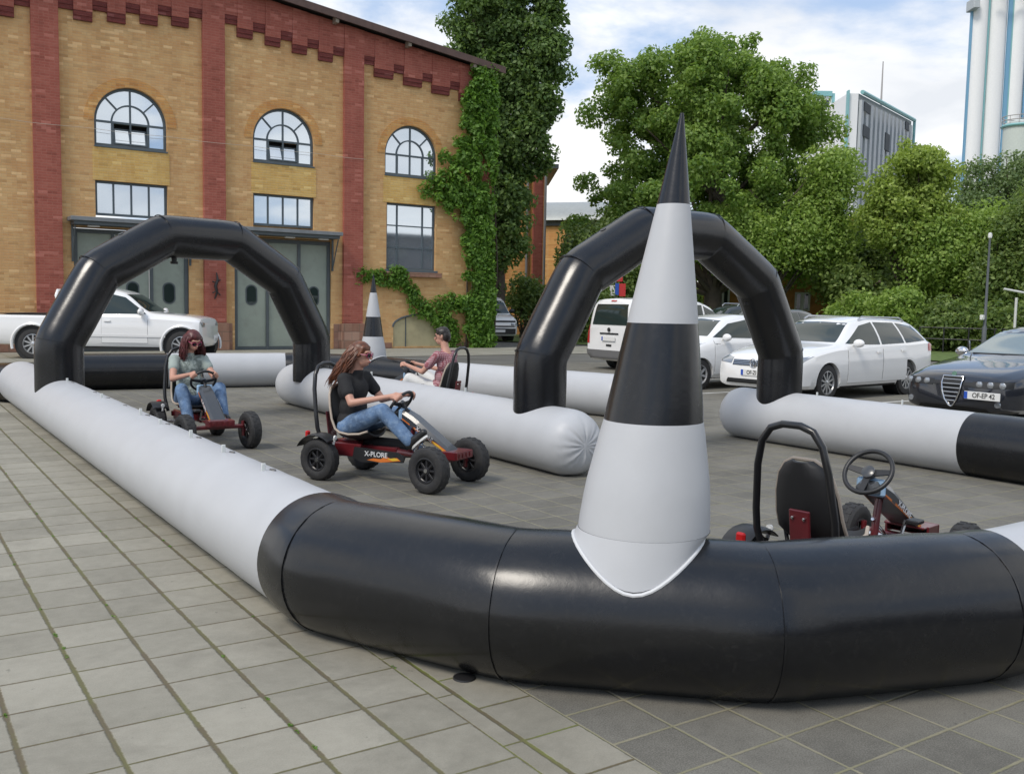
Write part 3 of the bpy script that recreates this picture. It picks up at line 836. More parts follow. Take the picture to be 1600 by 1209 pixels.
# rear brick annex with drainpipe
ax0, ay0 = AT(742, 51); ax1, ay1 = AT(852, 51, 380)
def obox(b, a, c, depth, z0, z1, push=0.0):
    d_ = Vector((c[0] - a[0], c[1] - a[1], 0)); n_ = Vector((-d_.y, d_.x, 0)).normalized()
    q = [Vector((a[0], a[1], 0)) + n_ * push, Vector((c[0], c[1], 0)) + n_ * push, Vector((c[0], c[1], 0)) + n_ * (push + depth), Vector((a[0], a[1], 0)) + n_ * (push + depth)]
    return b.add([v + Vector((0, 0, z0)) for v in q] + [v + Vector((0, 0, z1)) for v in q], [(3, 2, 1, 0), (4, 5, 6, 7), (0, 1, 5, 4), (1, 2, 6, 5), (2, 3, 7, 6), (3, 0, 4, 7)])
def local(pts, o): return [(p[0] - o[0], p[1] - o[1]) for p in pts]
annex = thing('brick_annex', 'narrow orange brick building with dark cornice behind the poplar', 'building', (ax1, ay1, 0))
A_, C_ = local([(ax0, ay0), (ax1, ay1)], (ax1, ay1))
ztop = ZAT(850, 262, 50.5)
b = MB(); obox(b, A_, C_, 7, 0, ztop); b.build('wall', M_OB, annex, smooth=False)
b = MB(); obox(b, (A_[0] - .3, A_[1]), (C_[0] + .5, C_[1] - .33), 7.4, ztop + .004, ztop + .22, -.3); b.build('roof', M_GATEF, annex, smooth=False)
b = MB()
for f in (.35, .88): 
    p = (A_[0] + (C_[0] - A_[0]) * f, A_[1] + (C_[1] - A_[1]) * f); obox(b, (p[0] - .32, p[1] + .02), (p[0] + .32, p[1] - .02), .14, 0, ztop - .02, -.15)
b.build('pilaster', M_RB, annex, smooth=False)
for f in (.955, .70):
    p = (A_[0] + (C_[0] - A_[0]) * f, A_[1] + (C_[1] - A_[1]) * f); b = MB(); b.cyl((p[0], p[1] - .2, .1), (p[0], p[1] - .2, ztop - .1), .07, n=10); b.build('drainpipe', mat('zinc_pipe', (.25, .25, .25), .5, .4), annex)
# grey vaulted shed
gx0, gy0 = AT(835, 68); gx1, gy1 = AT(985, 66)
shed = thing('vaulted_shed', 'long shed with pale grey curved roof behind the trees', 'building', (gx0, gy0, 0))
A_, C_ = local([(gx0, gy0), (gx1, gy1)], (gx0, gy0)); zt = ZAT(870, 300, 67); ze = ZAT(870, 344, 67)
b = MB(); obox(b, A_, C_, 16, 0, ze); b.build('wall', M_OB, shed, smooth=False)
d_ = Vector((C_[0] - A_[0], C_[1] - A_[1], 0)); n_ = Vector((-d_.y, d_.x, 0)).normalized(); rings = []
for e in (Vector((A_[0], A_[1], 0)) - d_.normalized() * .4, Vector((C_[0], C_[1], 0)) + d_.normalized() * .4):
    rings.append([e + n_ * (8 - 8.5 * cos(pi * k / 14)) + Vector((0, 0, ze + .01 + (zt - ze) * sin(pi * k / 14))) for k in range(15)] + [e + n_ * 8 + Vector((0, 0, ze + .005))])
b = MB(); b.loft(rings); b.build('roof', mat('grey_roof_sheet', (.33, .35, .34), .5, .2, var=.1), shed)
b = MB(); obox(b, A_, C_, .12, ze - .35, ze - .02, -.13); b.build('gutter', M_GATEF, shed, smooth=False)

# low brick house with white window
hx0, hy0 = AT(1098, 56); hx1, hy1 = AT(1318, 54)
house = thing('brick_house', 'low orange brick house with white window glimpsed under the trees', 'building', (hx0, hy0, 0))
A_, C_ = local([(hx0, hy0), (hx1, hy1)], (hx0, hy0)); zt = ZAT(1240, 405, 55)
b = MB(); obox(b, A_, C_, 9, 0, zt); b.build('wall', mat('orange_brick_far', (.42, .19, .06), .85, var=.25, vscale=3), house, smooth=False)
b = MB(); d_ = Vector((C_[0] - A_[0], C_[1] - A_[1], 0)); n_ = Vector((-d_.y, d_.x, 0)).normalized(); rings = []
for e in (Vector((A_[0], A_[1], 0)) - d_.normalized() * .4, Vector((C_[0], C_[1], 0)) + d_.normalized() * .4):
    rings.append([e + n_ * -.5 + Vector((0, 0, zt)), e + n_ * 4.5 + Vector((0, 0, zt + 2.4)), e + n_ * 9.5 + Vector((0, 0, zt))])
b.loft(rings); b.build('roof', mat('old_roof_tile', (.16, .08, .05), .8, var=.2), house, smooth=False)
def hwin(f, w_, z0, z1, m):
    p = Vector((A_[0], A_[1], 0)).lerp(Vector((C_[0], C_[1], 0)), f); u = d_.normalized()
    q = MB(); obox(q, (p - u * w_)[:2], (p + u * w_)[:2], .12, z0, z1, -.08); o = q.build('window', m, house, smooth=False)
    for a in (-.5, .5):
        g = MB(); c = p + u * w_ * a; obox(g, (c - u * w_ * .24)[:2], (c + u * w_ * .24)[:2], .03, z0 + .1, z1 - .1, -.1); g.build('pane', M_GLASS, o, smooth=False)
M_WW = mat('white_window_paint', (.6, .6, .58), .5)
hwin((1254 - 1098) / 220, .42, ZAT(1254, 486, 55), ZAT(1254, 457, 55), M_WW); hwin((1128 - 1098) / 220, .42, ZAT(1128, 478, 55), ZAT(1128, 450, 55), M_WW)
# yellow gable
yx, yy = AT(1318, 78, 350)
gab = thing('yellow_gabled_house', 'bright yellow house gable just showing between the tree tops', 'building', (yx, yy, 0), -PSI)
zt = ZAT(1336, 338, 78); zb_ = ZAT(1290, 372, 78)
b = MB(); b.prism([(-3.6, 0), (3.6, 0), (3.6, zt - 3.2), (1.1, zt), (-3.6, zb_ + .3)], lambda a, z: Vector((a, 0, z)), lambda a, z: Vector((a, 10, z))); b.build('wall', mat('yellow_render', (.72, .46, .08), .8, var=.06), gab, smooth=False)
b = MB(); b.add([(-3.9, -.3, zb_ + .2), (1.1, -.3, zt + .02), (1.1, 10.3, zt + .02), (-3.9, 10.3, zb_ + .2), (-3.9, -.3, zb_ + .35), (1.1, -.3, zt + .18), (1.1, 10.3, zt + .18), (-3.9, 10.3, zb_ + .35)], [(0, 3, 2, 1), (4, 5, 6, 7), (0, 1, 5, 4), (1, 2, 6, 5), (2, 3, 7, 6), (3, 0, 4, 7)])
b.add([(1.1, -.3, zt + .02), (3.9, -.3, zt - 3.6), (3.9, 10.3, zt - 3.6), (1.1, 10.3, zt + .02), (1.1, -.3, zt + .18), (3.9, -.3, zt - 3.4), (3.9, 10.3, zt - 3.4), (1.1, 10.3, zt + .18)], [(0, 3, 2, 1), (4, 5, 6, 7), (0, 1, 5, 4), (1, 2, 6, 5), (2, 3, 7, 6), (3, 0, 4, 7)])
b.build('roof', mat('grey_roof_sheet', (.33, .35, .34), .5), gab, smooth=False)
b = MB(); b.box(-.5, .5, -.06, .05, zb_ - 2.2, zb_ - .8); b.build('window', M_WW, gab, smooth=False)

# power station block: white end, ribbed grey side, teal edges
M_TEAL = mat('teal_trim', (.22, .45, .46), .5); M_PSW = mat('white_cladding', (.80, .80, .80), .6, var=.03)
M_RIB = mat('ribbed_grey_cladding', (.44, .47, .49), .6, var=.08); M_RIB2 = mat('ribbed_grey_recess', (.28, .31, .32), .6)
D = 190
px_, py_ = AT(1338, D, 220)
ps = thing('power_station_block', 'tall white and ribbed grey power station block with teal edge and sloping top', 'building', (px_, py_, 0), -PSI)
def lx(px, dist=D): return (px - 1338) / FPX * dist
zA = ZAT(1324, 146, D); zR = ZAT(1424, 190, D)
b = MB(); b.box(lx(1322), lx(1338), 0, 30, 0, zA); b.build('white_end_wall', M_PSW, ps, smooth=False)
dep = 42.0; XR = (612 / FPX * (D + dep)) - (531 / FPX * D); zR = ZAT(1424, 190, D + dep) / 1.2
# ribbed side recedes to the right
def side(f): return Vector((XR * f, dep * f, 0))
b = MB(); b.add([side(0), side(1), side(1) + Vector((0, 0, zR * 1.20)), side(0) + Vector((0, 0, zA)), side(0) + Vector((0, 30, 0)), side(1) + Vector((0, 30, 0)), side(1) + Vector((0, 30, zR * 1.20)), side(0) + Vector((0, 30, zA))],
                 [(0, 1, 2, 3), (5, 4, 7, 6), (1, 5, 6, 2), (3, 2, 6, 7), (4, 0, 3, 7), (0, 4, 5, 1)]); b.build('grey_side_wall', M_RIB2, ps, smooth=False)
sd_ = (side(1) - side(0)).normalized(); nn_ = Vector((sd_.y, -sd_.x, 0))
b = MB(); NR = 13
for k in range(NR):
    f0, f1 = (k + .12) / NR, (k + .62) / NR; q = [side(f0) + nn_ * .05, side(f1) + nn_ * .05, side(f1) + nn_ * .6, side(f0) + nn_ * .6]
    zt_ = [zA + (zR * 1.20 - zA) * f - 1.2 for f in (f0, f1, f1, f0)]
    b.add([v for v in q] + [v + Vector((0, 0, z)) for v, z in zip(q, zt_)], [(3, 2, 1, 0), (4, 5, 6, 7), (0, 1, 5, 4), (1, 2, 6, 5), (2, 3, 7, 6), (3, 0, 4, 7)])
b.build('cladding_ribs', M_RIB, ps, smooth=False)
b = MB()
q0, q1 = side(0) + nn_ * .7, side(1) + nn_ * .7
b.tube([q0 + Vector((0, 0, zA + .2)), q1 + Vector((0, 0, zR * 1.20 + .2))], .42, 6); b.tube([q1, q1 + Vector((0, 0, zR * 1.20))], .35, 6)
b.box(lx(1321), lx(1323), -.6, .6, 0, zA + .5); b.build('teal_edge_trim', M_TEAL, ps, smooth=False)
for f0, f1, za, zb2 in ((.04, .14, .93, .97), (.04, .14, .82, .87), (.42, .50, .80, .88), (.80, .88, .94, .98)):
    zt_ = zA + (zR * 1.2 - zA) * f0; b = MB(); q = [side(f0) + nn_ * .66, side(f1) + nn_ * .66]
    b.add([q[0] + Vector((0, 0, zt_ * za)), q[1] + Vector((0, 0, zt_ * za)), q[1] + Vector((0, 0, zt_ * zb2)), q[0] + Vector((0, 0, zt_ * zb2))] + [v + nn_ * .12 + Vector((0, 0, z)) for v, z in ((q[0], zt_ * za), (q[1], zt_ * za), (q[1], zt_ * zb2), (q[0], zt_ * zb2))], [(0, 1, 2, 3), (7, 6, 5, 4), (0, 4, 5, 1), (1, 5, 6, 2), (2, 6, 7, 3), (3, 7, 4, 0)])
    b.build('louvre_window', mat('louvre_dark', (.06, .07, .08), .8), ps, smooth=False)
b = MB(); m0 = side(.5) + Vector((0, 4, 0)); b.cyl(m0 + Vector((0, 0, zA * .9)), m0 + Vector((0, 0, ZAT(1382, 83, D + 18))), .32, .12, 8); b.build('aerial_mast', mat('mast_grey', (.35, .33, .32), .5), ps)
# smaller stair tower beside it
sx_, sy_ = AT(1282, 200, 200)
st = thing('stair_tower', 'white stair tower with teal corner half hidden by the big tree', 'building', (sx_, sy_, 0), -PSI)
zS = ZAT(1290, 143, 200); b = MB(); b.box(-1.5, 2.0, 0, 12, 0, zS - 1); b.build('wall', M_PSW, st, smooth=False)
b = MB(); b.box(2.0, 2.6, -.2, 12, 0, zS - .4); b.box(-1.6, 1.99, -.4, 12.2, zS - .99, zS); b.build('teal_edge_trim', M_TEAL, st, smooth=False)
for k in range(3): b = MB(); b.box(.4, 1.5, -.1, .1, zS - 3.2 - 3 * k, zS - 1.8 - 3 * k); b.build('window', M_CARG, st, smooth=False)
# chimney tower group at the right edge
tx, ty = AT(1558, 170, 130)
tw = thing('chimney_tower', 'very tall white chimney tower with vertical teal and blue stripes', 'chimney', (tx, ty, 0), -PSI)
def lt(px): return (px - 1558) / FPX * 170
H_ = 75; M_BL = mat('blue_stripe', (.16, .34, .50), .5)
def vcyl(name, p0, p1, m, par, z1=H_, yoff=0.0, n=24):
    c = (lt(p0) + lt(p1)) / 2; r = (lt(p1) - lt(p0)) / 2; b = MB(); b.cyl((c, yoff, 0), (c, yoff, z1), r, n=n); return b.build(name, m, par)
vcyl('flue', 1513, 1537, M_PSW, tw); vcyl('flue', 1538, 1570, M_PSW, tw, yoff=1); vcyl('flue', 1572, 1598, M_PSW, tw, yoff=.5); vcyl('flue', 1600, 1630, M_PSW, tw, yoff=1)
for p0, p1, m in ((1510.5, 1513.5, M_BL), (1533.5, 1539, M_TEAL), (1567.5, 1573, M_BL), (1573.2, 1575, M_TEAL), (1597.5, 1599, M_BL)):
    b = MB(); b.box(lt(p0), lt(p1), -.5, -.1, 0, H_); b.build('stripe', m, tw, smooth=False)
b = MB(); zc_ = ZAT(1512, 10, 170); b.rbox(lt(1506), lt(1515), -2.5, .5, zc_ - 1, zc_ + .8, .1); b.build('inspection_platform', M_RIB, tw, smooth=False)
b = MB(); zc_ = ZAT(1560, 3, 170); b.box(lt(1536), lt(1600), -2.6, -2.25, zc_, zc_ + .35); b.build('ring_beam', M_RIB, tw, smooth=False)
cx, cy = AT(1592, 150, 220)
sil = thing('storage_silo', 'short pale silo with railing in front of the chimney tower', 'silo', (cx, cy, 0), -PSI)
zc_ = ZAT(1592, 196, 150); b = MB(); b.lathe([(0, 2.3), (zc_, 2.3), (zc_ + .3, 2.0), (zc_ + .8, .6)], (0, 0, 0), (0, 0, 1)); b.build('drum', mat('pale_silo', (.52, .56, .52), .5, var=.05), sil)
b = MB(); b.tube([(2.45 * cos(2 * pi * k / 24), 2.45 * sin(2 * pi * k / 24), zc_ - .2) for k in range(24)], .22, 6, closed=True); b.build('top_ring', M_TEAL, sil)
b = MB()
for zz_ in (.6, 1.2): b.tube([(2.5 * cos(2 * pi * k / 24), 2.5 * sin(2 * pi * k / 24), zc_ + zz_) for k in range(24)], .07, 6, closed=True)
for k in range(12): b.cyl((2.5 * cos(2 * pi * k / 12), 2.5 * sin(2 * pi * k / 12), zc_), (2.5 * cos(2 * pi * k / 12), 2.5 * sin(2 * pi * k / 12), zc_ + 1.2), .05, n=6)
b.build('railing', mat('mast_grey', (.35, .33, .32), .5), sil)
# building behind the photographer, mirrored in the hall's windows and in the vinyl
off = thing('office_building', 'long grey flat-roofed building mirrored in the hall windows', 'building', (6, -46, 0))
b = MB(); b.box(-34, 62, -12, 0, 0, 9.6); b.build('wall', mat('office_grey', (.10, .10, .10), .8, var=.15, vscale=.4), off, smooth=False)
b = MB(); b.box(-34.4, 62.4, -12.4, .4, 9.604, 10.0); b.build('roof', M_GATEF, off, smooth=False)
for fl in range(3):
    for k in range(18):
        b = MB(); x = -31 + k * 5.2; b.box(x, x + 2.6, -.04, .05, 1.1 + fl * 3.0, 2.8 + fl * 3.0); b.build('window', M_GLASS, off, smooth=False)
#@@BUILD_END
# ------------------------------------------------------------------ vegetation
def leafmat(name, lo, hi, seed=0, transl=.42):
    m = bpy.data.materials.new(name); m.use_nodes = True; MATS[name] = m
    t = NT(m.node_tree); t.n.clear()
    geo = t.node('ShaderNodeNewGeometry'); pos = t.node('ShaderNodeTexCoord').outputs['Object']
    rnd = geo.outputs['Random Per Island']
    n = t.noise(pos, .55, 4, .6)
    v = t.m('ADD', t.m('MULTIPLY', rnd, .55), t.m('MULTIPLY', n, .6))
    c = t.ramp(v, [(.25, lo), (.6, tuple((a + b_) / 2 for a, b_ in zip(lo, hi))), (.9, hi)])
    p = t.node('ShaderNodeBsdfPrincipled', None, Base_Color=c, Roughness=.5); p.inputs['Specular IOR Level'].default_value = .35
    tr = t.node('ShaderNodeBsdfTranslucent', None, Color=t.mix(.5, c, (hi[0] * 1.4, hi[1] * 1.5, hi[2] * .7)))
    mx = t.node('ShaderNodeMixShader', None, i0=transl, i1=p.outputs[0], i2=tr.outputs[0])
    t.node('ShaderNodeOutputMaterial', None, Surface=mx); return m


L_DARK = leafmat('poplar_leaves', (.055, .11, .035), (.20, .30, .09))
L_MID = leafmat('broad_leaves', (.085, .17, .035), (.30, .42, .10))
L_LIME = leafmat('maple_leaves', (.16, .23, .045), (.42, .52, .13))
L_DEEP = leafmat('understory_leaves', (.075, .13, .035), (.26, .34, .10))
L_FRESH = leafmat('fresh_leaves', (.13, .22, .04), (.36, .48, .12))
L_IVY = leafmat('ivy_leaves', (.07, .16, .025), (.22, .38, .07))
L_BIRCH = leafmat('birch_leaves', (.085, .14, .055), (.24, .32, .14))


def leaves(name, centers, radii, n, size, m, parent, rng, flat=None, up=.35, squash=.8):
    """many small folded leaf faces spread in clumps round the given centres"""
    centers = np.asarray(centers, float); radii = np.asarray(radii, float)
    k = rng.choice(len(centers), n, p=(radii ** 2) / (radii ** 2).sum())
    d_ = rng.normal(size=(n, 3)); d_ /= np.linalg.norm(d_, axis=1)[:, None]
    rr = rng.random(n) ** .45
    if flat is None: off_ = d_ * rr[:, None] * radii[k][:, None] * np.array([1, 1, squash])
    else: off_ = d_ * rr[:, None] * radii[k][:, None] * np.array(flat)
    c = centers[k] + off_
    nrm = d_ * .7 + rng.normal(size=(n, 3)) * .6 + np.array([0, 0, up]); nrm /= np.linalg.norm(nrm, axis=1)[:, None]
    a = np.cross(nrm, rng.normal(size=(n, 3))); a /= np.linalg.norm(a, axis=1)[:, None]; b_ = np.cross(nrm, a)
    s = (size * (.65 + .7 * rng.random(n)))[:, None]
    v = np.empty((n, 4, 3)); v[:, 0] = c - a * s * .62; v[:, 1] = c - b_ * s * .36 + nrm * s * .10; v[:, 2] = c + a * s * .62; v[:, 3] = c + b_ * s * .36 + nrm * s * .10
    me = bpy.data.meshes.new(name); me.vertices.add(n * 4); me.vertices.foreach_set('co', v.reshape(-1))
    me.loops.add(n * 4); me.polygons.add(n); me.loops.foreach_set('vertex_index', np.arange(n * 4)); me.polygons.foreach_set('loop_start', np.arange(n) * 4)
    me.update(); me.validate(); me.materials.append(m)
    o = bpy.data.objects.new(name, me); COL.objects.link(o); o.parent = parent; return o


def tree(name, label, base, blobs, nleaf, size, m, seed, group=None, trunk_r=.28, clump=.9, nclump=None, cat='tree', surf=.55, extra=None, trunk_top=None, twig=1.0):
    """blobs: ellipsoids (x, y, z, rx, ry, rz) in the tree's own frame"""
    rng = np.random.default_rng(seed); t = thing(name, label, cat, (base[0], base[1], 0), 0, group)
    vol = np.array([b_[3] * b_[4] + b_[3] * b_[5] for b_ in blobs]); vol = vol / vol.sum(); cs = []; rs = []
    nclump = nclump or int(60 + nleaf / 170)
    for _ in range(nclump):
        b_ = blobs[rng.choice(len(blobs), p=vol)]
        v = rng.normal(size=3); v /= np.linalg.norm(v); q = (surf + (1 - surf) * rng.random()) if rng.random() < .75 else rng.random()
        cs.append([b_[0] + v[0] * b_[3] * q, b_[1] + v[1] * b_[4] * q, b_[2] + v[2] * b_[5] * q]); rs.append(clump * (.45 + .9 * rng.random()))
    for e in (extra or []): cs.append(e[:3]); rs.append(e[3])
    cs = np.array(cs); cs[:, 2] = np.maximum(cs[:, 2], .3)
    leaves('crown', cs, rs, nleaf, size, m, t, rng)
    b = MB(); top = trunk_top or max(b_[2] for b_ in blobs)
    pts = [Vector((rng.normal() * .12 * i, rng.normal() * .12 * i, top * i / 6)) for i in range(7)]; pts[0] = Vector((0, 0, -.1))
    b.tube(pts, [trunk_r * (1.25 if i == 0 else 1 - i * .13) for i in range(7)], 10)
    for j in rng.choice(len(cs), min(len(cs), int(34 * twig)), replace=False):
        e = Vector(cs[j]); s = pts[min(5, max(1, int(6 * min(.95, max(.2, (e.z - 1.5) / top * .8)))))]
        mid_ = s.lerp(e, .5) + Vector((rng.normal() * .2, rng.normal() * .2, .3))
        b.tube([s, mid_, e], [trunk_r * .34, trunk_r * .17, trunk_r * .04], 5)
    b.build('trunk', M_GLEAF, t); return t


def loc(px, dist):
    return AT(px, dist)


# poplar: two upright columns, second one with a slit of sky beside it
def vtree(name, label, px, dist, cols, nleaf, size, m, seed, **k):
    """blobs given as (px, py, half-width px, half-height px) seen from the photographer's side, given depth"""
    bx, by = AT(px, dist); blobs = []; sc = dist / FPX
    for q in cols:
        X, Y = AT(q[0], dist + (q[4] if len(q) > 4 else 0), q[1]); z = ZAT(q[0], q[1], dist)
        rx = q[2] * sc; rz = q[3] * sc; blobs.append((X - bx, Y - by, z, rx, rx * (q[5] if len(q) > 5 else .8), rz))
    ex = [(*(np.array(AT(e[0], dist, e[1])) - np.array((bx, by))), ZAT(e[0], e[1], dist), e[2] * sc) for e in k.pop('ex', [])]
    return tree(name, label, (bx, by), blobs, nleaf, size, m, seed, extra=ex, **k)


vtree('poplar_tree', 'tall dark column-shaped poplar rising above the corner of the hall', 772, 44,
      [(750, 60, 55, 150), (780, -60, 55, 120), (775, 330, 40, 150), (785, 200, 48, 120), (742, 230, 50, 140), (852, 60, 38, 130), (862, -40, 34, 90), (838, 170, 34, 110), (806, 330, 20, 100), (780, 80, 38, 120)],
      120000, .17, L_DARK, 3, nclump=800, clump=.58, trunk_r=.35, surf=.4, trunk_top=14, twig=.4)
# big broad tree
vtree('broad_tree', 'big broad green deciduous tree rising behind the near cone', 1110, 50,
      [(1110, 170, 120, 95), (1000, 190, 85, 85), (1215, 180, 85, 85), (1090, 290, 150, 110), (975, 330, 68, 85), (1245, 280, 80, 100), (1180, 380, 130, 60), (1000, 400, 90, 60), (1110, 110, 75, 50)],
      150000, .17, L_MID, 5, clump=.82, nclump=420, trunk_r=.5, surf=.62,
      ex=[(935, 100, 20), (955, 98, 26), (915, 285, 22), (1100, 62, 24), (1135, 66, 18), (1165, 72, 20), (1020, 92, 24), (960, 130, 30), (900, 360, 30), (1300, 200, 30), (1320, 250, 25), (1180, 60, 12), (905, 350, 22)])
vtree('maple_tree', 'yellow-green maple in front of the power station block', 1425, 46,
      [(1420, 300, 60, 75), (1455, 285, 38, 55), (1390, 330, 45, 60), (1420, 245, 28, 30), (1440, 360, 62, 50)], 34000, .16, L_LIME, 8, clump=.65, nclump=190, surf=.6, ex=[(1412, 222, 12), (1474, 258, 12), (1448, 235, 10)])
vtree('birch_tree', 'thin grey-green birch at the right edge below the chimney tower', 1552, 66,
      [(1540, 300, 44, 60), (1585, 320, 50, 80), (1530, 350, 50, 60), (1620, 300, 50, 80)], 24000, .18, L_BIRCH, 9, clump=.9, surf=.6, ex=[(1510, 262, 14), (1555, 255, 14), (1572, 240, 8), (1595, 262, 16)])
G2 = 'leafy trees behind the parked cars'
vtree('leafy_tree', 'dark leafy tree directly left of the low brick house', 930, 47, [(940, 400, 48, 50), (965, 440, 45, 36), (905, 395, 20, 30)], 28000, .155, L_DEEP, 21, group=G2, clump=.95)
vtree('leafy_tree', 'fresh green tree above the low brick house, under the big tree', 1200, 48, [(1190, 385, 60, 40), (1260, 360, 55, 55), (1160, 360, 50, 40), (1300, 300, 40, 70), (1290, 375, 40, 40)], 46000, .155, L_FRESH, 22, group=G2, clump=1.0, ex=[(1325, 262, 16), (1335, 300, 16)])
vtree('leafy_tree', 'round mid-green tree below the yellow-green maple', 1370, 52, [(1365, 405, 66, 60), (1320, 430, 50, 45), (1410, 350, 45, 35)], 46000, .155, L_DEEP, 23, group=G2, clump=1.0)
vtree('leafy_tree', 'spreading green tree behind the lamp post', 1490, 46, [(1480, 400, 75, 55), (1440, 370, 50, 45), (1540, 380, 60, 50)], 50000, .15, L_FRESH, 24, group=G2, clump=1.0)
vtree('leafy_tree', 'dark green tree at the right edge of the car park', 1600, 44, [(1590, 400, 60, 65), (1630, 360, 60, 80), (1560, 440, 40, 35)], 36000, .15, L_DEEP, 25, group=G2, clump=1.0)
vtree('leafy_tree', 'shaded tree behind the white estate car', 1345, 47, [(1355, 465, 50, 30), (1320, 440, 30, 26), (1400, 465, 40, 30)], 10000, .2, L_DEEP, 26, group=G2, clump=.8)
GB = 'bushes and hedge along the car park'
def bush(label, px, dist, cols, n, m, seed, size=.15): vtree('bush', label, px, dist, cols, n, size, m, seed, group=GB, clump=.55, cat='bush', trunk_r=.08, surf=.5, trunk_top=1.2)
bush('dark bush in front of the annex beside the white van', 815, 46, [(815, 458, 30, 30), (838, 480, 26, 36), (870, 500, 30, 30)], 7000, L_DEEP, 31)
bush('low dark bush behind the leg of the right arch', 900, 42, [(900, 500, 34, 34), (930, 470, 26, 30)], 6000, L_DEEP, 32)
bush('low green bush below the white window of the brick house', 1275, 43, [(1315, 496, 24, 18), (1345, 488, 30, 26)], 7000, L_FRESH, 33)
bush('round yellow-green bush left of the clipped hedge', 1405, 41, [(1405, 490, 40, 42), (1385, 510, 34, 30)], 9000, L_FRESH, 34)
bush('dark clipped hedge with the lamp post in front', 1490, 40, [(1470, 505, 40, 28), (1520, 505, 36, 28), (1440, 530, 30, 16), (1500, 535, 40, 14)], 12000, L_DEEP, 35)
bush('dense hedge at the right edge behind the black saloon', 1585, 38, [(1570, 505, 34, 26), (1620, 500, 36, 32), (1590, 530, 40, 16)], 9000, L_DEEP, 36)
bush('small dark bush left of the hatchback at the far kerb', 1120, 44, [(1085, 505, 22, 18), (1160, 505, 26, 18)], 6000, L_DEEP, 37)
# ivy on the hall corner
ivy = thing('ivy', 'green ivy covering the right corner of the brick hall with trailing shoots', 'climbing plant', (HX, HY, 0))
rng = np.random.default_rng(77)
edge = [(.0, 7.0), (1.0, 7.0), (1.6, 7.25), (2.2, 7.0), (3.2, 7.1), (4.2, 6.75), (4.9, 6.2), (5.6, 5.85), (6.2, 6.15), (6.9, 6.55), (7.6, 6.95), (8.4, 6.85), (9.3, 6.9), (10.0, 7.2)]
ez = [e[0] for e in edge]; es = [e[1] for e in edge]; cs = []; rs = []
while len(cs) < 430:
    z = rng.random() * 10.0; s0 = np.interp(z, ez, es) + rng.normal() * .28
    s = s0 + (7.85 - s0) * rng.random()
    if 7.3 < s < 7.65 and 6.0 < z < 8.2: continue
    cs.append((s, -.22 - .25 * rng.random(), z)); rs.append(.12 + .26 * rng.random() ** 1.5)
for z in np.linspace(.2, 9.6, 70): cs.append((7.88 + rng.random() * .22, .2 + 2.5 * rng.random(), z)); rs.append(.22)
leaves('foliage', cs, rs, 30000, .13, L_IVY, ivy, rng, flat=(1, .5, 1.1))
sh = []; rs2 = []
def FS(px, py):
    r = ray(px, py); k = HY / r.y; return r.x * k - HX, CH + r.z * k
for line in ([(560, 428), (590, 436), (612, 440), (640, 455), (652, 475), (665, 480), (700, 470), (715, 475)], [(645, 455), (642, 485)], [(612, 432), (622, 425), (632, 440)], [(655, 490), (680, 500), (690, 520), (700, 545)], [(690, 480), (705, 510), (712, 540)], [(660, 300), (690, 305), (700, 320)], [(670, 285), (690, 280)]):
    for i in range(len(line) - 1):
        for f in np.linspace(0, 1, 5):
            px = line[i][0] + (line[i + 1][0] - line[i][0]) * f; py = line[i][1] + (line[i + 1][1] - line[i][1]) * f
            s, z = FS(px, py); sh.append((s, -.14, max(.15, z + rng.normal() * .08))); rs2.append(.16 + .14 * rng.random())
leaves('shoots', sh, rs2, 3600, .12, L_IVY, ivy, rng, flat=(1, .35, 1.2))
b = MB()
for k in range(9):
    x = 7.0 + k * .15; b.tube([(x, -.06, 0), (x + .1 * sin(k), -.05, 3), (x - .1, -.05, 6), (x + .1 * cos(k), -.05, 9.2)], [.04, .03, .02, .008], 5)
b.build('stem', M_GLEAF, ivy)

# lamp post, barrier, sign
lxp, lyp = AT(1539, 36)
lp = thing('lamp_post', 'thin dark lamp post in front of the clipped hedge', 'lamp post', (lxp, lyp, 0))
zt = ZAT(1541, 372, 36); b = MB(); b.tube([(0, 0, 0), (0, 0, 1.1), (0, 0, 1.15), (0, 0, zt)], [.085, .08, .055, .035], 12); b.build('pole', mat('lamp_grey', (.09, .10, .11), .5), lp)
b = MB(); b.lathe([(0, .04), (.03, .07), (.12, .075), (.2, .06), (.22, .02)], (0, 0, zt - .02), (0, 0, 1), 16); b.build('lantern', mat('lamp_white', (.7, .7, .68), .4), lp)
b = MB(); b.rbox(-.28, -.12, -.06, .06, ZAT(1533, 500, 36), ZAT(1533, 492, 36), .02); b.build('white_box', mat('lamp_white', (.7, .7, .68), .4), lp)
bx_, by_ = AT(1586, 37)
ba = thing('barrier_post', 'white post carrying a sloping white bar at the right edge', 'barrier', (bx_, by_, 0), -PSI)
z0 = ZAT(1586, 465, 37); b = MB(); b.cyl((0, 0, 0), (0, 0, z0), .05, n=10); b.build('post', M_WW, ba)
b = MB(); b.tube([(-.5, 0, z0 + .32), (1.3, 0, z0 + .02)], .045, 8); b.build('bar', M_WW, ba)
sx_, sy_ = AT(961, 44)
sg = thing('signboard', 'small white, blue and red signs on a post behind the delivery van', 'sign', (sx_, sy_, 0), -PSI)
k44 = 44 / FPX
def sgz(py): return ZAT(961, py, 44)
b = MB(); b.cyl((0, .05, 0), (0, .05, sgz(430)), .04, n=8); b.build('post', mat('lamp_grey', (.09, .10, .11), .5), sg)
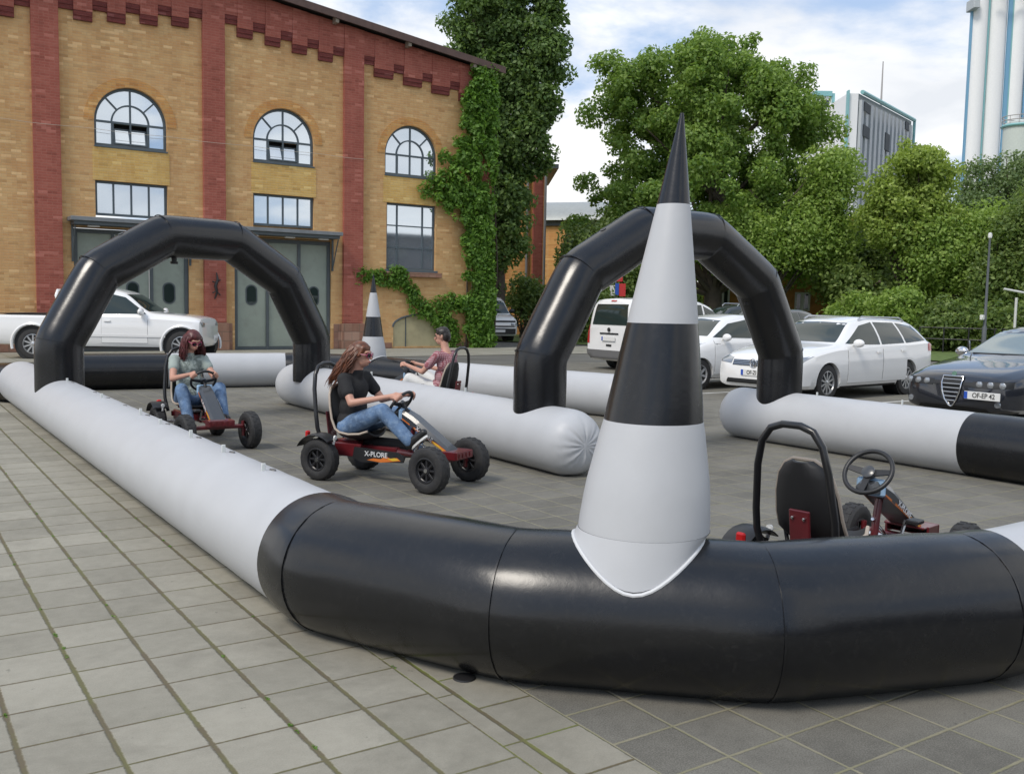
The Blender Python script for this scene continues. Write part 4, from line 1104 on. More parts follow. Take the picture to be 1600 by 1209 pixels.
for nm, p0, p1, y0, y1, m in (('white_panel', 951, 959.5, 446, 462, M_WW), ('blue_panel', 960, 965.5, 443, 461, M_BLUE), ('red_panel', 966, 976, 443, 463, mat('sign_red', (.5, .03, .03), .5)), ('red_panel', 962, 971, 431, 440, mat('sign_red', (.5, .03, .03), .5))):
    b = MB(); b.rbox((p0 - 961) * k44, (p1 - 961) * k44, -.03, .0, sgz(y1), sgz(y0), .005); b.build(nm, m, sg, smooth=False)
# low rail fence before the hedge
fx0, fy0 = AT(1438, 39.2); fx1, fy1 = AT(1640, 36.2)
fe = thing('rail_fence', 'low dark metal rail in front of the hedge', 'fence', (fx0, fy0, 0))
zf = ZAT(1500, 513, 38); b = MB()
dx, dy = fx1 - fx0, fy1 - fy0
for z in (zf, zf * .55): b.tube([(0, 0, z), (dx, dy, z)], .025, 6)
b.build('rail', M_PLAST, fe)
for k in range(6): b = MB(); b.cyl((dx * k / 5, dy * k / 5, 0), (dx * k / 5, dy * k / 5, zf + .03), .03, n=6); b.build('post', M_PLAST, fe)
# moss and weeds in the joints of the light paving
rng = np.random.default_rng(5); cs = []
for _ in range(420):
    kx = rng.integers(-9, 5); x = .69 + .2975 * kx
    if rng.random() < .7: y = 1.4 + 12 * rng.random() ** 1.6
    else: y = 3.36 + .325 * rng.integers(-6, 20)
    if x > 1.6 and y > 4.5: continue
    if .55 + .45 * sin(x * 5 + 1.3) * cos(y * 2.1) < rng.random(): continue
    cs.append((x + rng.normal() * .004, y, .002))
wd = leaves('joint_weeds', cs, [.016] * len(cs), 3200, .008, L_IVY, None, rng, flat=(.5, 1.3, .35), up=.8); wd['kind'] = 'stuff'; tag(wd, 'small moss and weeds growing in the paving joints', 'weeds')
# far belt of woodland closing the view under the crowns
rng = np.random.default_rng(15); cs = []; rs = []
for _ in range(420):
    px = rng.uniform(880, 1720); dd_ = rng.uniform(84, 96); x, y = AT(px, dd_); cs.append((x, y, rng.uniform(.5, 6.2) * (1 if px > 1000 else .8))); rs.append(rng.uniform(.9, 1.9))
fw_ = leaves('distant_woodland', cs, rs, 42000, .42, L_DEEP, None, rng); fw_['kind'] = 'stuff'; tag(fw_, 'dark far-off woodland seen low between the tree trunks', 'woodland')
#@@VEG_END
# ------------------------------------------------------------------ vehicles
def pchip(x, y, xq):
    x = np.asarray(x, float); y = np.asarray(y, float); h = np.diff(x); d_ = np.diff(y) / h; m = np.zeros_like(y)
    m[0] = d_[0]; m[-1] = d_[-1]
    for i in range(1, len(y) - 1):
        if d_[i - 1] * d_[i] > 0: w1 = 2 * h[i] + h[i - 1]; w2 = h[i] + 2 * h[i - 1]; m[i] = (w1 + w2) / (w1 / d_[i - 1] + w2 / d_[i])
    i = np.clip(np.searchsorted(x, xq) - 1, 0, len(x) - 2); t = (xq - x[i]) / h[i]
    return (1 + 2 * t) * (1 - t) ** 2 * y[i] + t * (1 - t) ** 2 * h[i] * m[i] + t * t * (3 - 2 * t) * y[i + 1] + t * t * (t - 1) * h[i] * m[i + 1]


def body_mesh(st, nx=70):
    st = sorted(st); A = np.array(st); xs = np.unique(np.concatenate([np.linspace(A[0, 0], A[-1, 0], nx), A[:, 0]]))
    cols = [pchip(A[:, 0], A[:, k], xs) for k in range(1, 6)]; rings = []
    for x, zs, zb, zt, wb, wt in zip(xs, *cols):
        e = .05 * min(1, max(0, (zt - zb) / .3)) + .004; bul = .022 * min(1, max(0, (zt - zb) / .3)); h = zb - zs
        half = [(0, zs), (.80 * wb, zs), (.93 * wb, zs + .03), (.985 * wb, zs + .16 * h), (wb, zs + .42 * h), (.998 * wb, zs + .70 * h), (.985 * wb, zs + .80 * h), (.975 * wb, zb - .035), (.945 * wb, zb)]
        b0 = .945 * wb
        for q in (.33, .66): half.append((b0 + (wt - b0) * q + bul, zb + (zt - e - zb) * q))
        half += [(wt, zt - e), (wt - .05, zt - .25 * e - .004), (.6 * wt, zt + .006), (.3 * wt, zt + .014), (0, zt + .017)]
        rings.append([Vector((x, -y, z)) for y, z in half] + [Vector((x, y, z)) for y, z in half[-2:0:-1]])
    b = MB(); b.loft(rings); return b


def resample(c, n):
    c = [Vector(p) for p in c]; L = [0]
    for i in range(1, len(c)): L.append(L[-1] + (c[i] - c[i - 1]).length)
    out = []
    for k in range(n):
        s = L[-1] * k / (n - 1); i = 0
        while i < len(c) - 2 and L[i + 1] < s: i += 1
        f = (s - L[i]) / max(1e-9, L[i + 1] - L[i]); out.append(c[i].lerp(c[i + 1], min(1, f)))
    return out


class Car:
    def __init__(s, name, label, cat, st, paint, loc, rz, wheels, wr, tw=.2, arch=1.12, group=None, rim='alloy', inset=.02, wheel_z=None):
        s.t = thing(name, label, cat, (loc[0], loc[1], 0), rz, group); s.W = max(q[4] for q in st); s.paint = paint
        bm_ = body_mesh(st); o = bm_.build('body', paint, s.t, angle=32)
        cut = MB()
        for x in wheels:
            for sy in (-1, 1): cut.lathe([(0, wr * arch), (.34, wr * arch)], (x, sy * (s.W + .02) - (0 if sy < 0 else .34) - (0.0 if sy > 0 else 0), wr), (0, 1, 0), 28)
        c = cut.build('cut', paint, s.t)
        # full side-to-side ray target before the arches are cut
        me = o.data; s.bvh = BVHTree.FromPolygons([v.co.copy() for v in me.vertices], [tuple(p.vertices) for p in me.polygons])
        boolean(o, c); o.data.shade_smooth()
        try: o.data.set_sharp_from_angle(angle=radians(32))
        except Exception: pass
        s.body = o
        for x in wheels:
            for sy in (-1, 1):
                l = MB(); l.lathe([(0, wr * arch - .012), (.30, wr * arch - .012)], (x, sy * (s.W - .06) if sy < 0 else s.W - .36, wr), (0, 1, 0), 24)
                l.build('wheel_well', M_DARK, s.t)
                wheel(s.t, x, sy * (s.W - inset - tw / 2), wr, tw, sy, rim)

    def hit(s, p, d_):
        r = s.bvh.ray_cast(Vector(p), Vector(d_)); return r[0]

    def patch(s, name, ca, cb, side, m, off=.006, n=12, k=6, parent=None, thick=.004):
        """panel between two outline curves, laid on the body; side: 'L','R','F','B' ; curve coords (x,z) on sides, (y,z) at the ends, (x,y) on top 'T'"""
        A = resample([Vector((p[0], p[1], 0)) for p in ca], n); B_ = resample([Vector((p[0], p[1], 0)) for p in cb], n); vs = []; good = True
        for j in range(k + 1):
            for a, b_ in zip(A, B_):
                q = a.lerp(b_, j / k)
                if side in 'LR': o_ = Vector((q.x, 3 if side == 'L' else -3, q.y)); d_ = Vector((0, -1 if side == 'L' else 1, 0))
                elif side in 'FB': o_ = Vector((4 if side == 'F' else -4, q.x, q.y)); d_ = Vector((-1 if side == 'F' else 1, 0, 0))
                else: o_ = Vector((q.x, q.y, 4)); d_ = Vector((0, 0, -1))
                h = s.hit(o_, d_)
                if h is None: h = o_ + d_ * (3 - s.W + .04 if side in 'LR' else 2)
                vs.append((h - d_ * off, h - d_ * (off - thick - .004)))
        N = len(vs); b = MB(); b.v = [tuple(v[0]) for v in vs] + [tuple(v[1]) for v in vs]; f = []
        for j in range(k):
            for i in range(n - 1):
                a = j * n + i; f.append((a, a + 1, a + n + 1, a + n)); f.append((a + N, a + n + N, a + n + 1 + N, a + 1 + N))
        for i in range(n - 1): f.append((i, i + N, i + 1 + N, i + 1)); a = k * n + i; f.append((a, a + 1, a + 1 + N, a + N))
        for j in range(k): a = j * n; f.append((a, a + n, a + n + N, a + N)); a = j * n + n - 1; f.append((a, a + N, a + n + N, a + n))
        b.f = f; return b.build(name, m, parent or s.t, angle=50)

    def both(s, name, ca, cb, m, sides='LR', **k): return [s.patch(name, ca, cb, q, m, **k) for q in sides]

    def door(s, x0, x1, z0, z1, sides='LR', hz=.86, name='door', hand=True):
        for q in sides:
            g = s.patch(name + '_gap', [(x0 - .005, z0 - .005), (x1 + .005, z0 - .005)], [(x0 - .005, z1), (x1 + .005, z1)], q, M_DARK, off=.0025, k=10, n=10, thick=.001)
            p = s.patch(name, [(x0, z0), (x1, z0)], [(x0, z1), (x1, z1)], q, s.paint, off=.006, k=12, n=12); g.parent = p; g.matrix_parent_inverse = Matrix()
            if hand:
                h = s.patch('door_handle', [(x0 + .06, hz - .015), (x0 + .22, hz - .015)], [(x0 + .06, hz + .015), (x0 + .22, hz + .015)], q, s.paint, off=.04, n=5, k=2, parent=p, thick=.02)

    def mirror(s, x, z, m=None, sides='LR', big=1.0):
        for q in sides:
            sy = 1 if q == 'L' else -1; b = MB(); b.sphere((x, sy * (s.W + .06), z), (.06 * big, .11 * big, .075 * big), 14, 10)
            b.cyl((x - .02, sy * (s.W - .12), z - .05), (x, sy * (s.W + .0), z - .02), .025, n=8); mo = b.build('wing_mirror', m or s.paint, s.t)
            b = MB(); b.sphere((x - .045 * big, sy * (s.W + .06), z), (.022, .09 * big, .06 * big), 12, 8); b.build('mirror_glass', M_GLASS, mo)

    def plate(s, text_, x, y, z, face, w_=.52):
        sg = 1 if face == 'F' else -1; b = MB(); b.rbox(x, x + sg * .012, y - w_ / 2, y + w_ / 2, z - .055, z + .055, .003) if sg > 0 else b.rbox(x - .012, x, y - w_ / 2, y + w_ / 2, z - .055, z + .055, .003)
        o = b.build('licence_plate', M_PLATE, s.t, smooth=False)
        ye = y - sg * w_ / 2 * 1.0   # left edge as the viewer reads it
        ye = y + (-w_ / 2 if sg > 0 else w_ / 2)
        b = MB(); y0, y1 = sorted((ye, ye + (.05 if sg > 0 else -.05))); xx = x + sg * .0125; b.box(*sorted((xx, xx + sg * .001)), y0, y1, z - .05, z + .05); b.build('blue_band', M_BLUE, o, smooth=False)
        if text_: text('lettering', text_, .098, M_INK, o, basis((x + sg * .0135, y + (.025 if sg > 0 else -.025), z), (0, sg, 0), (0, 0, 1)), .0008, .86)


WH = {}


def wheel(parent, x, y, r, tw, sy, rim):
    hub = MB(); hub.cyl((0, -tw * .3 * sy, 0), (0, tw * .38 * sy, 0), r * .12, n=12)
    key = (round(r, 3), round(tw, 3), sy, rim)
    if key not in WH:
        ty = MB(); ri = r * .66; prof = [(-tw / 2, ri), (-tw / 2 * 1.02, r * .82), (-tw * .46, r * .955), (-tw * .34, r), (tw * .34, r), (tw * .46, r * .955), (tw / 2 * 1.02, r * .82), (tw / 2, ri), (tw * .4, ri * .97), (-tw * .4, ri * .97), (-tw / 2, ri)]
        ty.lathe(prof, (0, 0, 0), (0, 1, 0), 32, caps=False)
        rm = MB(); f = sy * tw * .40
        rm.lathe([(sy * tw * .46, ri * 1.0), (sy * tw * .47, ri * .93), (sy * tw * .30, ri * .88), (sy * tw * .10, ri * .86), (sy * tw * .10, .01)], (0, 0, 0), (0, 1, 0), 32, caps=False)
        ns = 10 if rim == 'alloy' else (7 if rim == 'hubcap' else 6)
        for k in range(ns):
            a = 2 * pi * k / ns; M = Matrix.Rotation(a, 4, 'Y'); w_ = ri * (.075 if rim == 'alloy' else .11)
            rm.box(-w_, w_, min(f - sy * .03, f), max(f - sy * .03, f), ri * .12, ri * .92, M)
        rm.lathe([(f - sy * .04, ri * .22), (f, ri * .22), (f + sy * .008, ri * .15), (f + sy * .01, .005)], (0, 0, 0), (0, 1, 0), 20)
        m = {'alloy': M_ALLOY, 'hubcap': M_HUB, 'steel': M_HUB}[rim]
        me1 = ty.mesh('tyre'); me1.materials.append(M_TYRE); me2 = rm.mesh('rim', angle=30); me2.materials.append(m)
        dk_ = MB(); dk_.lathe([(sy * tw * .06, ri * .9), (sy * tw * .07, .01)], (0, 0, 0), (0, 1, 0), 24); me3 = hub.mesh('wheel'); me3.materials.append(M_DARK)
        hb = MB(); hb.v = hub.v + dk_.v; hb.f = hub.f + [tuple(i + len(hub.v) for i in f_) for f_ in dk_.f]; me3 = hb.mesh('wheel'); me3.materials.append(M_DARK)
        WH[key] = (me1, me2, me3)
    me1, me2, me3 = WH[key]
    o = bpy.data.objects.new('wheel', me3); COL.objects.link(o); o.parent = parent; o.location = (x, y, r)
    for nm, me in (('tyre', me1), ('rim', me2)):
        c = bpy.data.objects.new(nm, me); COL.objects.link(c); c.parent = o
    return o


def emblem(car, x, y, z, face, r=.06):
    sg = 1 if face == 'F' else -1; b = MB(); b.tube([(x, y + r * cos(2 * pi * k / 20), z + r * sin(2 * pi * k / 20)) for k in range(20)], r * .11, 6, closed=True)
    def st(p, q): b.tube([(x, y + p[0] * r, z + p[1] * r), (x, y + q[0] * r, z + q[1] * r)], r * .09, 5)
    st((-.42, .85), (0, .12)); st((0, .12), (.42, .85)); st((-.85, .35), (-.38, -.78)); st((-.38, -.78), (0, -.02)); st((0, -.02), (.38, -.78)); st((.38, -.78), (.85, .35))
    b.build('round_emblem', M_CHROME, car.t)


# --- white estate car (faces -X)
ST = [(2.385, .30, .56, .60, .62, .40), (2.33, .22, .66, .71, .78, .58), (2.1, .20, .74, .82, .87, .68), (1.6, .19, .86, .94, .905, .72), (1.02, .19, .93, 1.00, .91, .74),
      (.22, .19, .96, 1.42, .91, .60), (-.3, .19, .975, 1.485, .91, .60), (-1.4, .19, 1.0, 1.46, .905, .58), (-2.02, .21, 1.02, 1.37, .88, .55), (-2.25, .26, 1.0, 1.06, .85, .62), (-2.385, .32, .78, .84, .76, .58)]
c = Car('estate_car', 'white estate car with silver roof rails parked between small white hatchback and black saloon', 'car', ST, M_CARW, (15.42, 11.96), pi + .093, (1.42, -1.29), .325)
c.patch('windscreen', [(-.66, 1.03), (0, 1.03), (.66, 1.03)], [(-.53, 1.38), (0, 1.395), (.53, 1.38)], 'F', M_GLASS)
c.patch('rear_window', [(-.62, 1.06), (.62, 1.06)], [(-.50, 1.34), (.50, 1.34)], 'B', M_GLASS)
c.both('side_window', [(.78, 1.01), (.35, .995), (-.30, .99)], [(.60, 1.09), (.12, 1.335), (-.30, 1.40)], M_GLASS, k=6)
c.both('side_window', [(-.37, .99), (-1.18, 1.01)], [(-.37, 1.40), (-1.12, 1.39)], M_GLASS)
c.both('side_window', [(-1.25, 1.01), (-2.03, 1.05)], [(-1.2, 1.385), (-1.82, 1.33)], M_GLASS)
c.door(-.34, .82, .30, .955, hz=.85); c.door(-1.22, -.36, .30, .965, hz=.87)
for sy in (-1, 1):
    b = MB(); b.tube([(.05, sy * .58, 1.44), (-.08, sy * .575, 1.495), (-1.45, sy * .56, 1.482), (-1.62, sy * .555, 1.42)], .016, 8); b.build('roof_rail', M_ALLOY, c.t)
    c.patch('headlight', [(sy * .50, .63), (sy * .84, .66)], [(sy * .48, .73), (sy * .86, .80)], 'F', M_LAMP, off=.012)
    c.patch('tail_light', [(sy * .60, .84), (sy * .83, .84)], [(sy * .62, 1.0), (sy * .83, 1.0)], 'B', M_TAIL, off=.012)
    c.patch('tail_light', [(-2.12, .84), (-2.33, .84)], [(-2.1, .99), (-2.24, .99)], 'L' if sy > 0 else 'R', M_TAIL, off=.012)
M_GRILLE = mat('grille_blue_black', (.03, .04, .06), .35, coat=.4)
c.patch('grille', [(-.46, .60), (.46, .60)], [(-.46, .70), (.46, .70)], 'F', M_GRILLE, off=.01)
for z in (.625, .655, .685): c.patch('grille_bar', [(-.44, z - .004), (.44, z - .004)], [(-.44, z + .004), (.44, z + .004)], 'F', M_CHROME, off=.02, k=1)
c.patch('lower_intake', [(-.6, .28), (.6, .28)], [(-.55, .36), (.55, .36)], 'F', M_DARK, off=.01)
emblem(c, 2.405, 0, .65, 'F', .07); c.plate('OF-ZI 83', 2.39, 0, .475, 'F'); c.plate('', -2.39, 0, .70, 'B'); c.mirror(.62, 1.02)
c.both('side_sill', [(1.0, .19), (-.9, .19)], [(1.0, .25), (-.9, .25)], M_DARK, off=.004)

# --- small white hatchback
ST = [(1.77, .32, .60, .64, .58, .42), (1.70, .22, .68, .75, .74, .56), (1.45, .2, .78, .88, .81, .64), (.95, .2, .92, 1.02, .82, .68), (.30, .2, .96, 1.40, .82, .56), (-.2, .2, .97, 1.475, .82, .56),
      (-1.0, .2, .99, 1.46, .82, .55), (-1.5, .22, 1.0, 1.36, .80, .52), (-1.70, .26, .96, 1.02, .78, .60), (-1.77, .34, .72, .78, .70, .54)]
c = Car('hatchback', 'small white hatchback parked left of the white estate car, behind the right arch', 'car', ST, M_CARW, (14.75, 14.35), pi, (1.19, -1.23), .30, rim='hubcap')
c.patch('windscreen', [(-.62, 1.05), (0, 1.06), (.62, 1.05)], [(-.50, 1.36), (0, 1.39), (.50, 1.36)], 'F', M_GLASS)
c.patch('rear_window', [(-.55, 1.04), (.55, 1.04)], [(-.45, 1.36), (.45, 1.36)], 'B', M_GLASS)
c.both('side_window', [(.80, 1.03), (-.35, 1.01)], [(.28, 1.30), (-.35, 1.40)], M_GLASS); c.both('side_window', [(-.42, 1.01), (-1.25, 1.08)], [(-.42, 1.40), (-1.2, 1.36)], M_GLASS)
c.door(-.4, .82, .3, .97)
for sy in (-1, 1):
    c.patch('headlight', [(sy * .42, .66), (sy * .72, .70)], [(sy * .44, .80), (sy * .76, .92)], 'F', M_LAMP, off=.012)
    c.patch('fog_lamp', [(sy * .50, .34), (sy * .70, .34)], [(sy * .50, .52), (sy * .70, .52)], 'F', M_DARK, off=.012); c.patch('fog_lamp', [(sy * .53, .37), (sy * .67, .37)], [(sy * .53, .49), (sy * .67, .49)], 'F', M_CARW, off=.02)
    c.patch('tail_light', [(sy * .60, .8), (sy * .76, .8)], [(sy * .58, 1.02), (sy * .74, 1.02)], 'B', M_TAIL, off=.012)
emblem(c, 1.775, 0, .74, 'F', .06); c.plate('', 1.76, 0, .44, 'F'); c.mirror(.58, 1.03, M_CARW)
M_GREENC = mat('vent_green', (.3, .5, .42), .3)
c.patch('lower_intake', [(-.42, .26), (.42, .26)], [(-.42, .36), (.42, .36)], 'F', M_DARK, off=.01)

# --- white delivery van, rear towards us (drives +X)
ST = [(2.2, .32, .66, .72, .66, .48), (2.1, .24, .80, .88, .80, .62), (1.7, .22, .94, 1.04, .88, .70), (1.3, .22, 1.02, 1.12, .90, .74), (.62, .22, 1.06, 1.66, .90, .66), (.1, .22, 1.07, 1.79, .90, .69), (-1.4, .22, 1.07, 1.82, .90, .71),
      (-2.0, .22, 1.07, 1.78, .895, .71), (-2.12, .24, 1.06, 1.60, .885, .73), (-2.2, .30, 1.0, 1.06, .86, .76)]
c = Car('delivery_van', 'white compact delivery van seen from behind, left of the big striped cone', 'van', ST, M_CARW, (17.72, 18.75), 0, (1.4, -1.28), .32, rim='hubcap')
c.patch('rear_window', [(-.68, 1.14), (.68, 1.14)], [(-.60, 1.66), (.60, 1.66)], 'B', M_GLASS, off=.012); c.patch('windscreen', [(-.66, 1.16), (.66, 1.16)], [(-.58, 1.62), (.58, 1.62)], 'F', M_GLASS)
c.both('side_window', [(1.2, 1.14), (.35, 1.12)], [(.80, 1.5), (.35, 1.66)], M_GLASS); c.both('side_window', [(-.8, 1.16), (-1.9, 1.16)], [(-.8, 1.68), (-1.85, 1.66)], M_GLASS)
c.both('side_window', [(.28, 1.14), (-.72, 1.14)], [(.28, 1.68), (-.72, 1.69)], M_GLASS)
c.patch('rear_bumper', [(-.86, .28), (.86, .28)], [(-.86, .50), (.86, .50)], 'B', mat('grey_bumper', (.13, .13, .13), .6), off=.05, thick=.04)
c.patch('tailgate_strip', [(-.36, .90), (.36, .90)], [(-.36, .94), (.36, .94)], 'B', M_DARK, off=.015); c.patch('tailgate_latch', [(-.1, .60), (.1, .60)], [(-.1, .65), (.1, .65)], 'B', M_DARK, off=.015)
for sy in (-1, 1): c.patch('tail_light', [(sy * .78, .66), (sy * .875, .66)], [(sy * .78, 1.12), (sy * .875, 1.12)], 'B', M_TAIL, off=.012)
c.patch('brake_light', [(-.1, 1.73), (.1, 1.73)], [(-.1, 1.76), (.1, 1.76)], 'B', M_TAIL, off=.02)
b = MB(); b.lathe([(0, .055), (.015, .05), (.02, .01)], (-2.215, 0, 1.02), (-1, 0, 0), 16); b.build('round_emblem', M_INK, c.t); c.plate('', -2.225, .0, .79, 'B'); c.mirror(.95, 1.16)
c.both('sliding_rail', [(-.8, 1.09), (-1.95, 1.09)], [(-.8, 1.11), (-1.95, 1.11)], M_DARK, off=.008)

# --- black saloon with shield grille (faces -X, cut by the frame)
ST = [(2.33, .30, .52, .58, .52, .38), (2.24, .22, .64, .70, .74, .54), (2.0, .19, .70, .78, .86, .66), (1.5, .18, .80, .87, .905, .72), (.92, .18, .87, .95, .915, .76), (.05, .18, .92, 1.36, .915, .58), (-.4, .18, .93, 1.415, .915, .56),
      (-1.1, .18, .96, 1.34, .91, .55), (-1.75, .2, .98, 1.06, .90, .66), (-2.2, .22, .93, .98, .86, .68), (-2.33, .32, .74, .80, .78, .6)]
c = Car('saloon_car', 'black saloon with chrome shield grille at the right edge, plate OF-EP 42', 'car', ST, M_CARB, (15.22, 7.88), pi, (1.38, -1.32), .32)
c.patch('windscreen', [(-.70, .985), (0, .99), (.70, .985)], [(-.52, 1.33), (0, 1.355), (.52, 1.33)], 'F', mat('pale_windscreen', (.22, .27, .27), .08, .3, .8, coat=.6))
c.patch('rear_window', [(-.6, 1.06), (.6, 1.06)], [(-.48, 1.30), (.48, 1.30)], 'B', M_GLASS)
c.both('side_window', [(.62, .97), (-.40, .965)], [(.05, 1.25), (-.40, 1.34)], M_GLASS); c.both('side_window', [(-.46, .965), (-1.45, 1.02)], [(-.46, 1.34), (-1.15, 1.26)], M_GLASS)
c.door(-.43, .72, .28, .91); c.door(-1.3, -.45, .28, .925)
for sy in (-1, 1):
    c.patch('headlight_panel', [(sy * .30, .56), (sy * .80, .565)], [(sy * .30, .645), (sy * .80, .665)], 'F', M_DARK, off=.008)
    for k in range(3):
        yc = sy * (.40 + .15 * k); h = c.hit((4, yc, .605), (-1, 0, 0)); b = MB(); b.lathe([(0, .048), (.02, .046), (.03, .03), (.032, .005)], (h.x - .004, yc, .605), (1, 0, 0), 18); b.build('headlight', M_LAMP, c.t)
    h = c.hit((4, sy * .66, .34), (-1, 0, 0)); b = MB(); b.lathe([(0, .045), (.02, .04), (.022, .005)], (h.x - .004, sy * .66, .34), (1, 0, 0), 14); b.build('fog_lamp', M_LAMP, c.t)
    c.patch('tail_light', [(sy * .5, .80), (sy * .82, .80)], [(sy * .5, .9), (sy * .82, .9)], 'B', M_TAIL, off=.012)
def shield(w_): return [(y * w_, z) for y, z in ((-.155, .70), (-.15, .60), (-.13, .48), (-.09, .37), (-.03, .285), (0, .27))]
L_ = shield(1.0); g = MB()
vs = []
prof = [(-y, z) for y, z in L_]; both_ = L_ + [(-y, z) for y, z in L_[-2::-1]]
def onf(y, z, o_):
    h = c.hit((4, y, z), (-1, 0, 0)) or Vector((2.3, y, z)); return Vector((max(h.x, 2.27) + o_, y, z))
g.prism(both_, lambda y, z: onf(y, z, -.02), lambda y, z: onf(y, z, .012)); g.build('grille', M_DARK, c.t, smooth=False)
g = MB(); g.tube([onf(y, z, .02) for y, z in both_] , .012, 6, closed=True); g.build('grille_frame', M_CHROME, c.t)
for k in range(6):
    z = .655 - k * .06; ww = float(np.interp(z, [.27, .285, .37, .48, .60, .70], [0, .03, .09, .13, .15, .155])) - .012
    g = MB(); a = onf(-ww, z, .02); e = onf(ww, z, .02); g.tube([a, onf(0, z, .022), e], .007, 6); g.build('grille_bar', M_CHROME, c.t)
g = MB(); p = onf(0, .735, .006); g.lathe([(0, .038), (.008, .036), (.01, .005)], p, (1, 0, .25), 16); g.build('round_emblem', mat('emblem_enamel', (.12, .22, .16), .3, .4), c.t)
for sy in (-1, 1): c.patch('front_slot', [(sy * .17, .575), (sy * .30, .575)], [(sy * .17, .63), (sy * .30, .63)], 'F', M_DARK, off=.008)
h = onf(.48, .45, .012); c.plate('OF-EP 42', h.x + .02, .48, .455, 'F'); c.mirror(.50, .99, M_CHROME)
c.patch('lower_intake', [(-.55, .22), (.55, .22)], [(-.5, .27), (.5, .27)], 'F', M_DARK, off=.006)
b = MB(); b.tube([(.55, -.80, .96), (.60, -.80, 1.16)], .012, 6); b.build('aerial', M_CHROME, c.t)
wp = [c.hit((4, y, z), (-1, 0, 0)) + Vector((.012, 0, 0)) for y, z in ((-.6, .985), (-.1, .99), (.4, 1.0))]; b = MB(); b.tube(wp, .010, 6); b.build('wiper', M_DARK, c.t)

# --- white van beside the ivy (faces us)
ST = [(2.3, .34, .74, .80, .76, .62), (2.22, .26, .92, .98, .86, .72), (1.95, .24, 1.02, 1.10, .91, .78), (1.65, .24, 1.08, 1.18, .92, .80), (.95, .24, 1.12, 1.80, .92, .72), (.5, .24, 1.12, 1.93, .92, .74), (-2.2, .24, 1.12, 1.94, .92, .74), (-2.4, .3, 1.05, 1.5, .90, .74)]
vx, vy = AT(779, 41); va = radians(-101)
c = Car('transporter_van', 'old white van with black bumper half hidden behind the ivy-covered corner', 'van', ST, M_CARW, (vx + 2.3 * .19, vy + 2.2), va, (1.55, -1.3), .33, rim='hubcap')
c.patch('windscreen', [(-.76, 1.22), (.76, 1.22)], [(-.66, 1.76), (.66, 1.76)], 'F', M_GLASS); c.both('side_window', [(1.5, 1.2), (.4, 1.18)], [(1.05, 1.62), (.4, 1.78)], M_GLASS)
c.patch('front_bumper', [(-.88, .34), (.88, .34)], [(-.9, .58), (.9, .58)], 'F', M_PLAST, off=.05, thick=.04)
c.patch('grille', [(-.78, .84), (.78, .84)], [(-.78, .92), (.78, .92)], 'F', M_DARK, off=.012); c.patch('grille', [(-.78, .64), (.78, .64)], [(-.78, .70), (.78, .70)], 'F', M_DARK, off=.012)
for sy in (-1, 1): c.patch('headlight', [(sy * .55, .72), (sy * .82, .72)], [(sy * .55, .82), (sy * .82, .82)], 'F', M_LAMP, off=.012)
c.plate('', 2.36, 0, .47, 'F'); c.mirror(1.35, 1.32, M_PLAST, big=1.3)

# --- white pickup behind the left arch (drives right)
hx, hy = RV.x, RV.y
ST = [(2.18, .45, .92, .97, .80, .62), (2.13, .36, 1.00, 1.07, .90, .72), (1.95, .32, 1.04, 1.13, .945, .77), (1.5, .32, 1.07, 1.18, .965, .78), (.95, .32, 1.10, 1.22, .97, .80), (.15, .32, 1.13, 1.73, .97, .66), (-.35, .32, 1.13, 1.82, .97, .68), (-.92, .32, 1.13, 1.80, .97, .68), (-1.10, .32, 1.13, 1.74, .97, .68), (-1.14, .34, 1.10, 1.14, .97, .84), (-1.25, .34, 1.09, 1.12, .97, .86), (-2.9, .36, 1.09, 1.12, .965, .86), (-2.96, .42, 1.0, 1.03, .95, .85)]
wx0, wy0 = AT(50, 24.2); wx1, wy1 = AT(283, 24.4); dd = Vector((wx1 - wx0, wy1 - wy0, 0)); ang = atan2(dd.y, dd.x); dn = dd.normalized()
print('pickup wheelbase', dd.length)
wb = dd.length
cen = Vector((wx0, wy0, 0)) + dn * (wb * .54) + Vector((-dn.y, dn.x, 0)) * .95
c = Car('pickup_truck', 'white pickup truck with open load bed parked before the green gates', 'pickup', ST, M_CARW, (cen.x, cen.y), ang, (wb * .46, -wb * .54), .385, tw=.25, arch=1.24)
c.patch('windscreen', [(-.72, 1.25), (.72, 1.25)], [(-.60, 1.68), (.60, 1.68)], 'F', M_GLASS); c.patch('rear_window', [(-.6, 1.22), (.6, 1.22)], [(-.56, 1.62), (.56, 1.62)], 'B', M_GLASS)
c.both('side_window', [(.80, 1.19), (-.25, 1.18)], [(.24, 1.60), (-.25, 1.71)], M_GLASS, k=8); c.both('side_window', [(-.30, 1.18), (-.92, 1.18)], [(-.30, 1.71), (-.88, 1.68)], M_GLASS)
c.door(-.28, .86, .45, 1.10, hz=1.0, sides='LR'); c.both('rubbing_strip', [(1.3, .60), (-1.2, .60)], [(1.3, .66), (-1.2, .66)], M_CARW, off=.02)
for sy in (-1, 1):
    c.patch('headlight', [(sy * .56, .88), (sy * .80, .89)], [(sy * .56, .98), (sy * .82, 1.0)], 'F', M_LAMP, off=.012)
    for xx in (wb * .46, -wb * .54):
        b = MB(); rr = .385 * 1.24; b.tube([(xx + (rr + .03) * cos(a), sy * (c.W - .005), .385 + (rr + .03) * sin(a)) for a in np.linspace(-.25, pi + .25, 22)], .035, 6); b.build('wheel_arch_flare', M_CARW, c.t)
c.mirror(.72, 1.24, big=1.25)
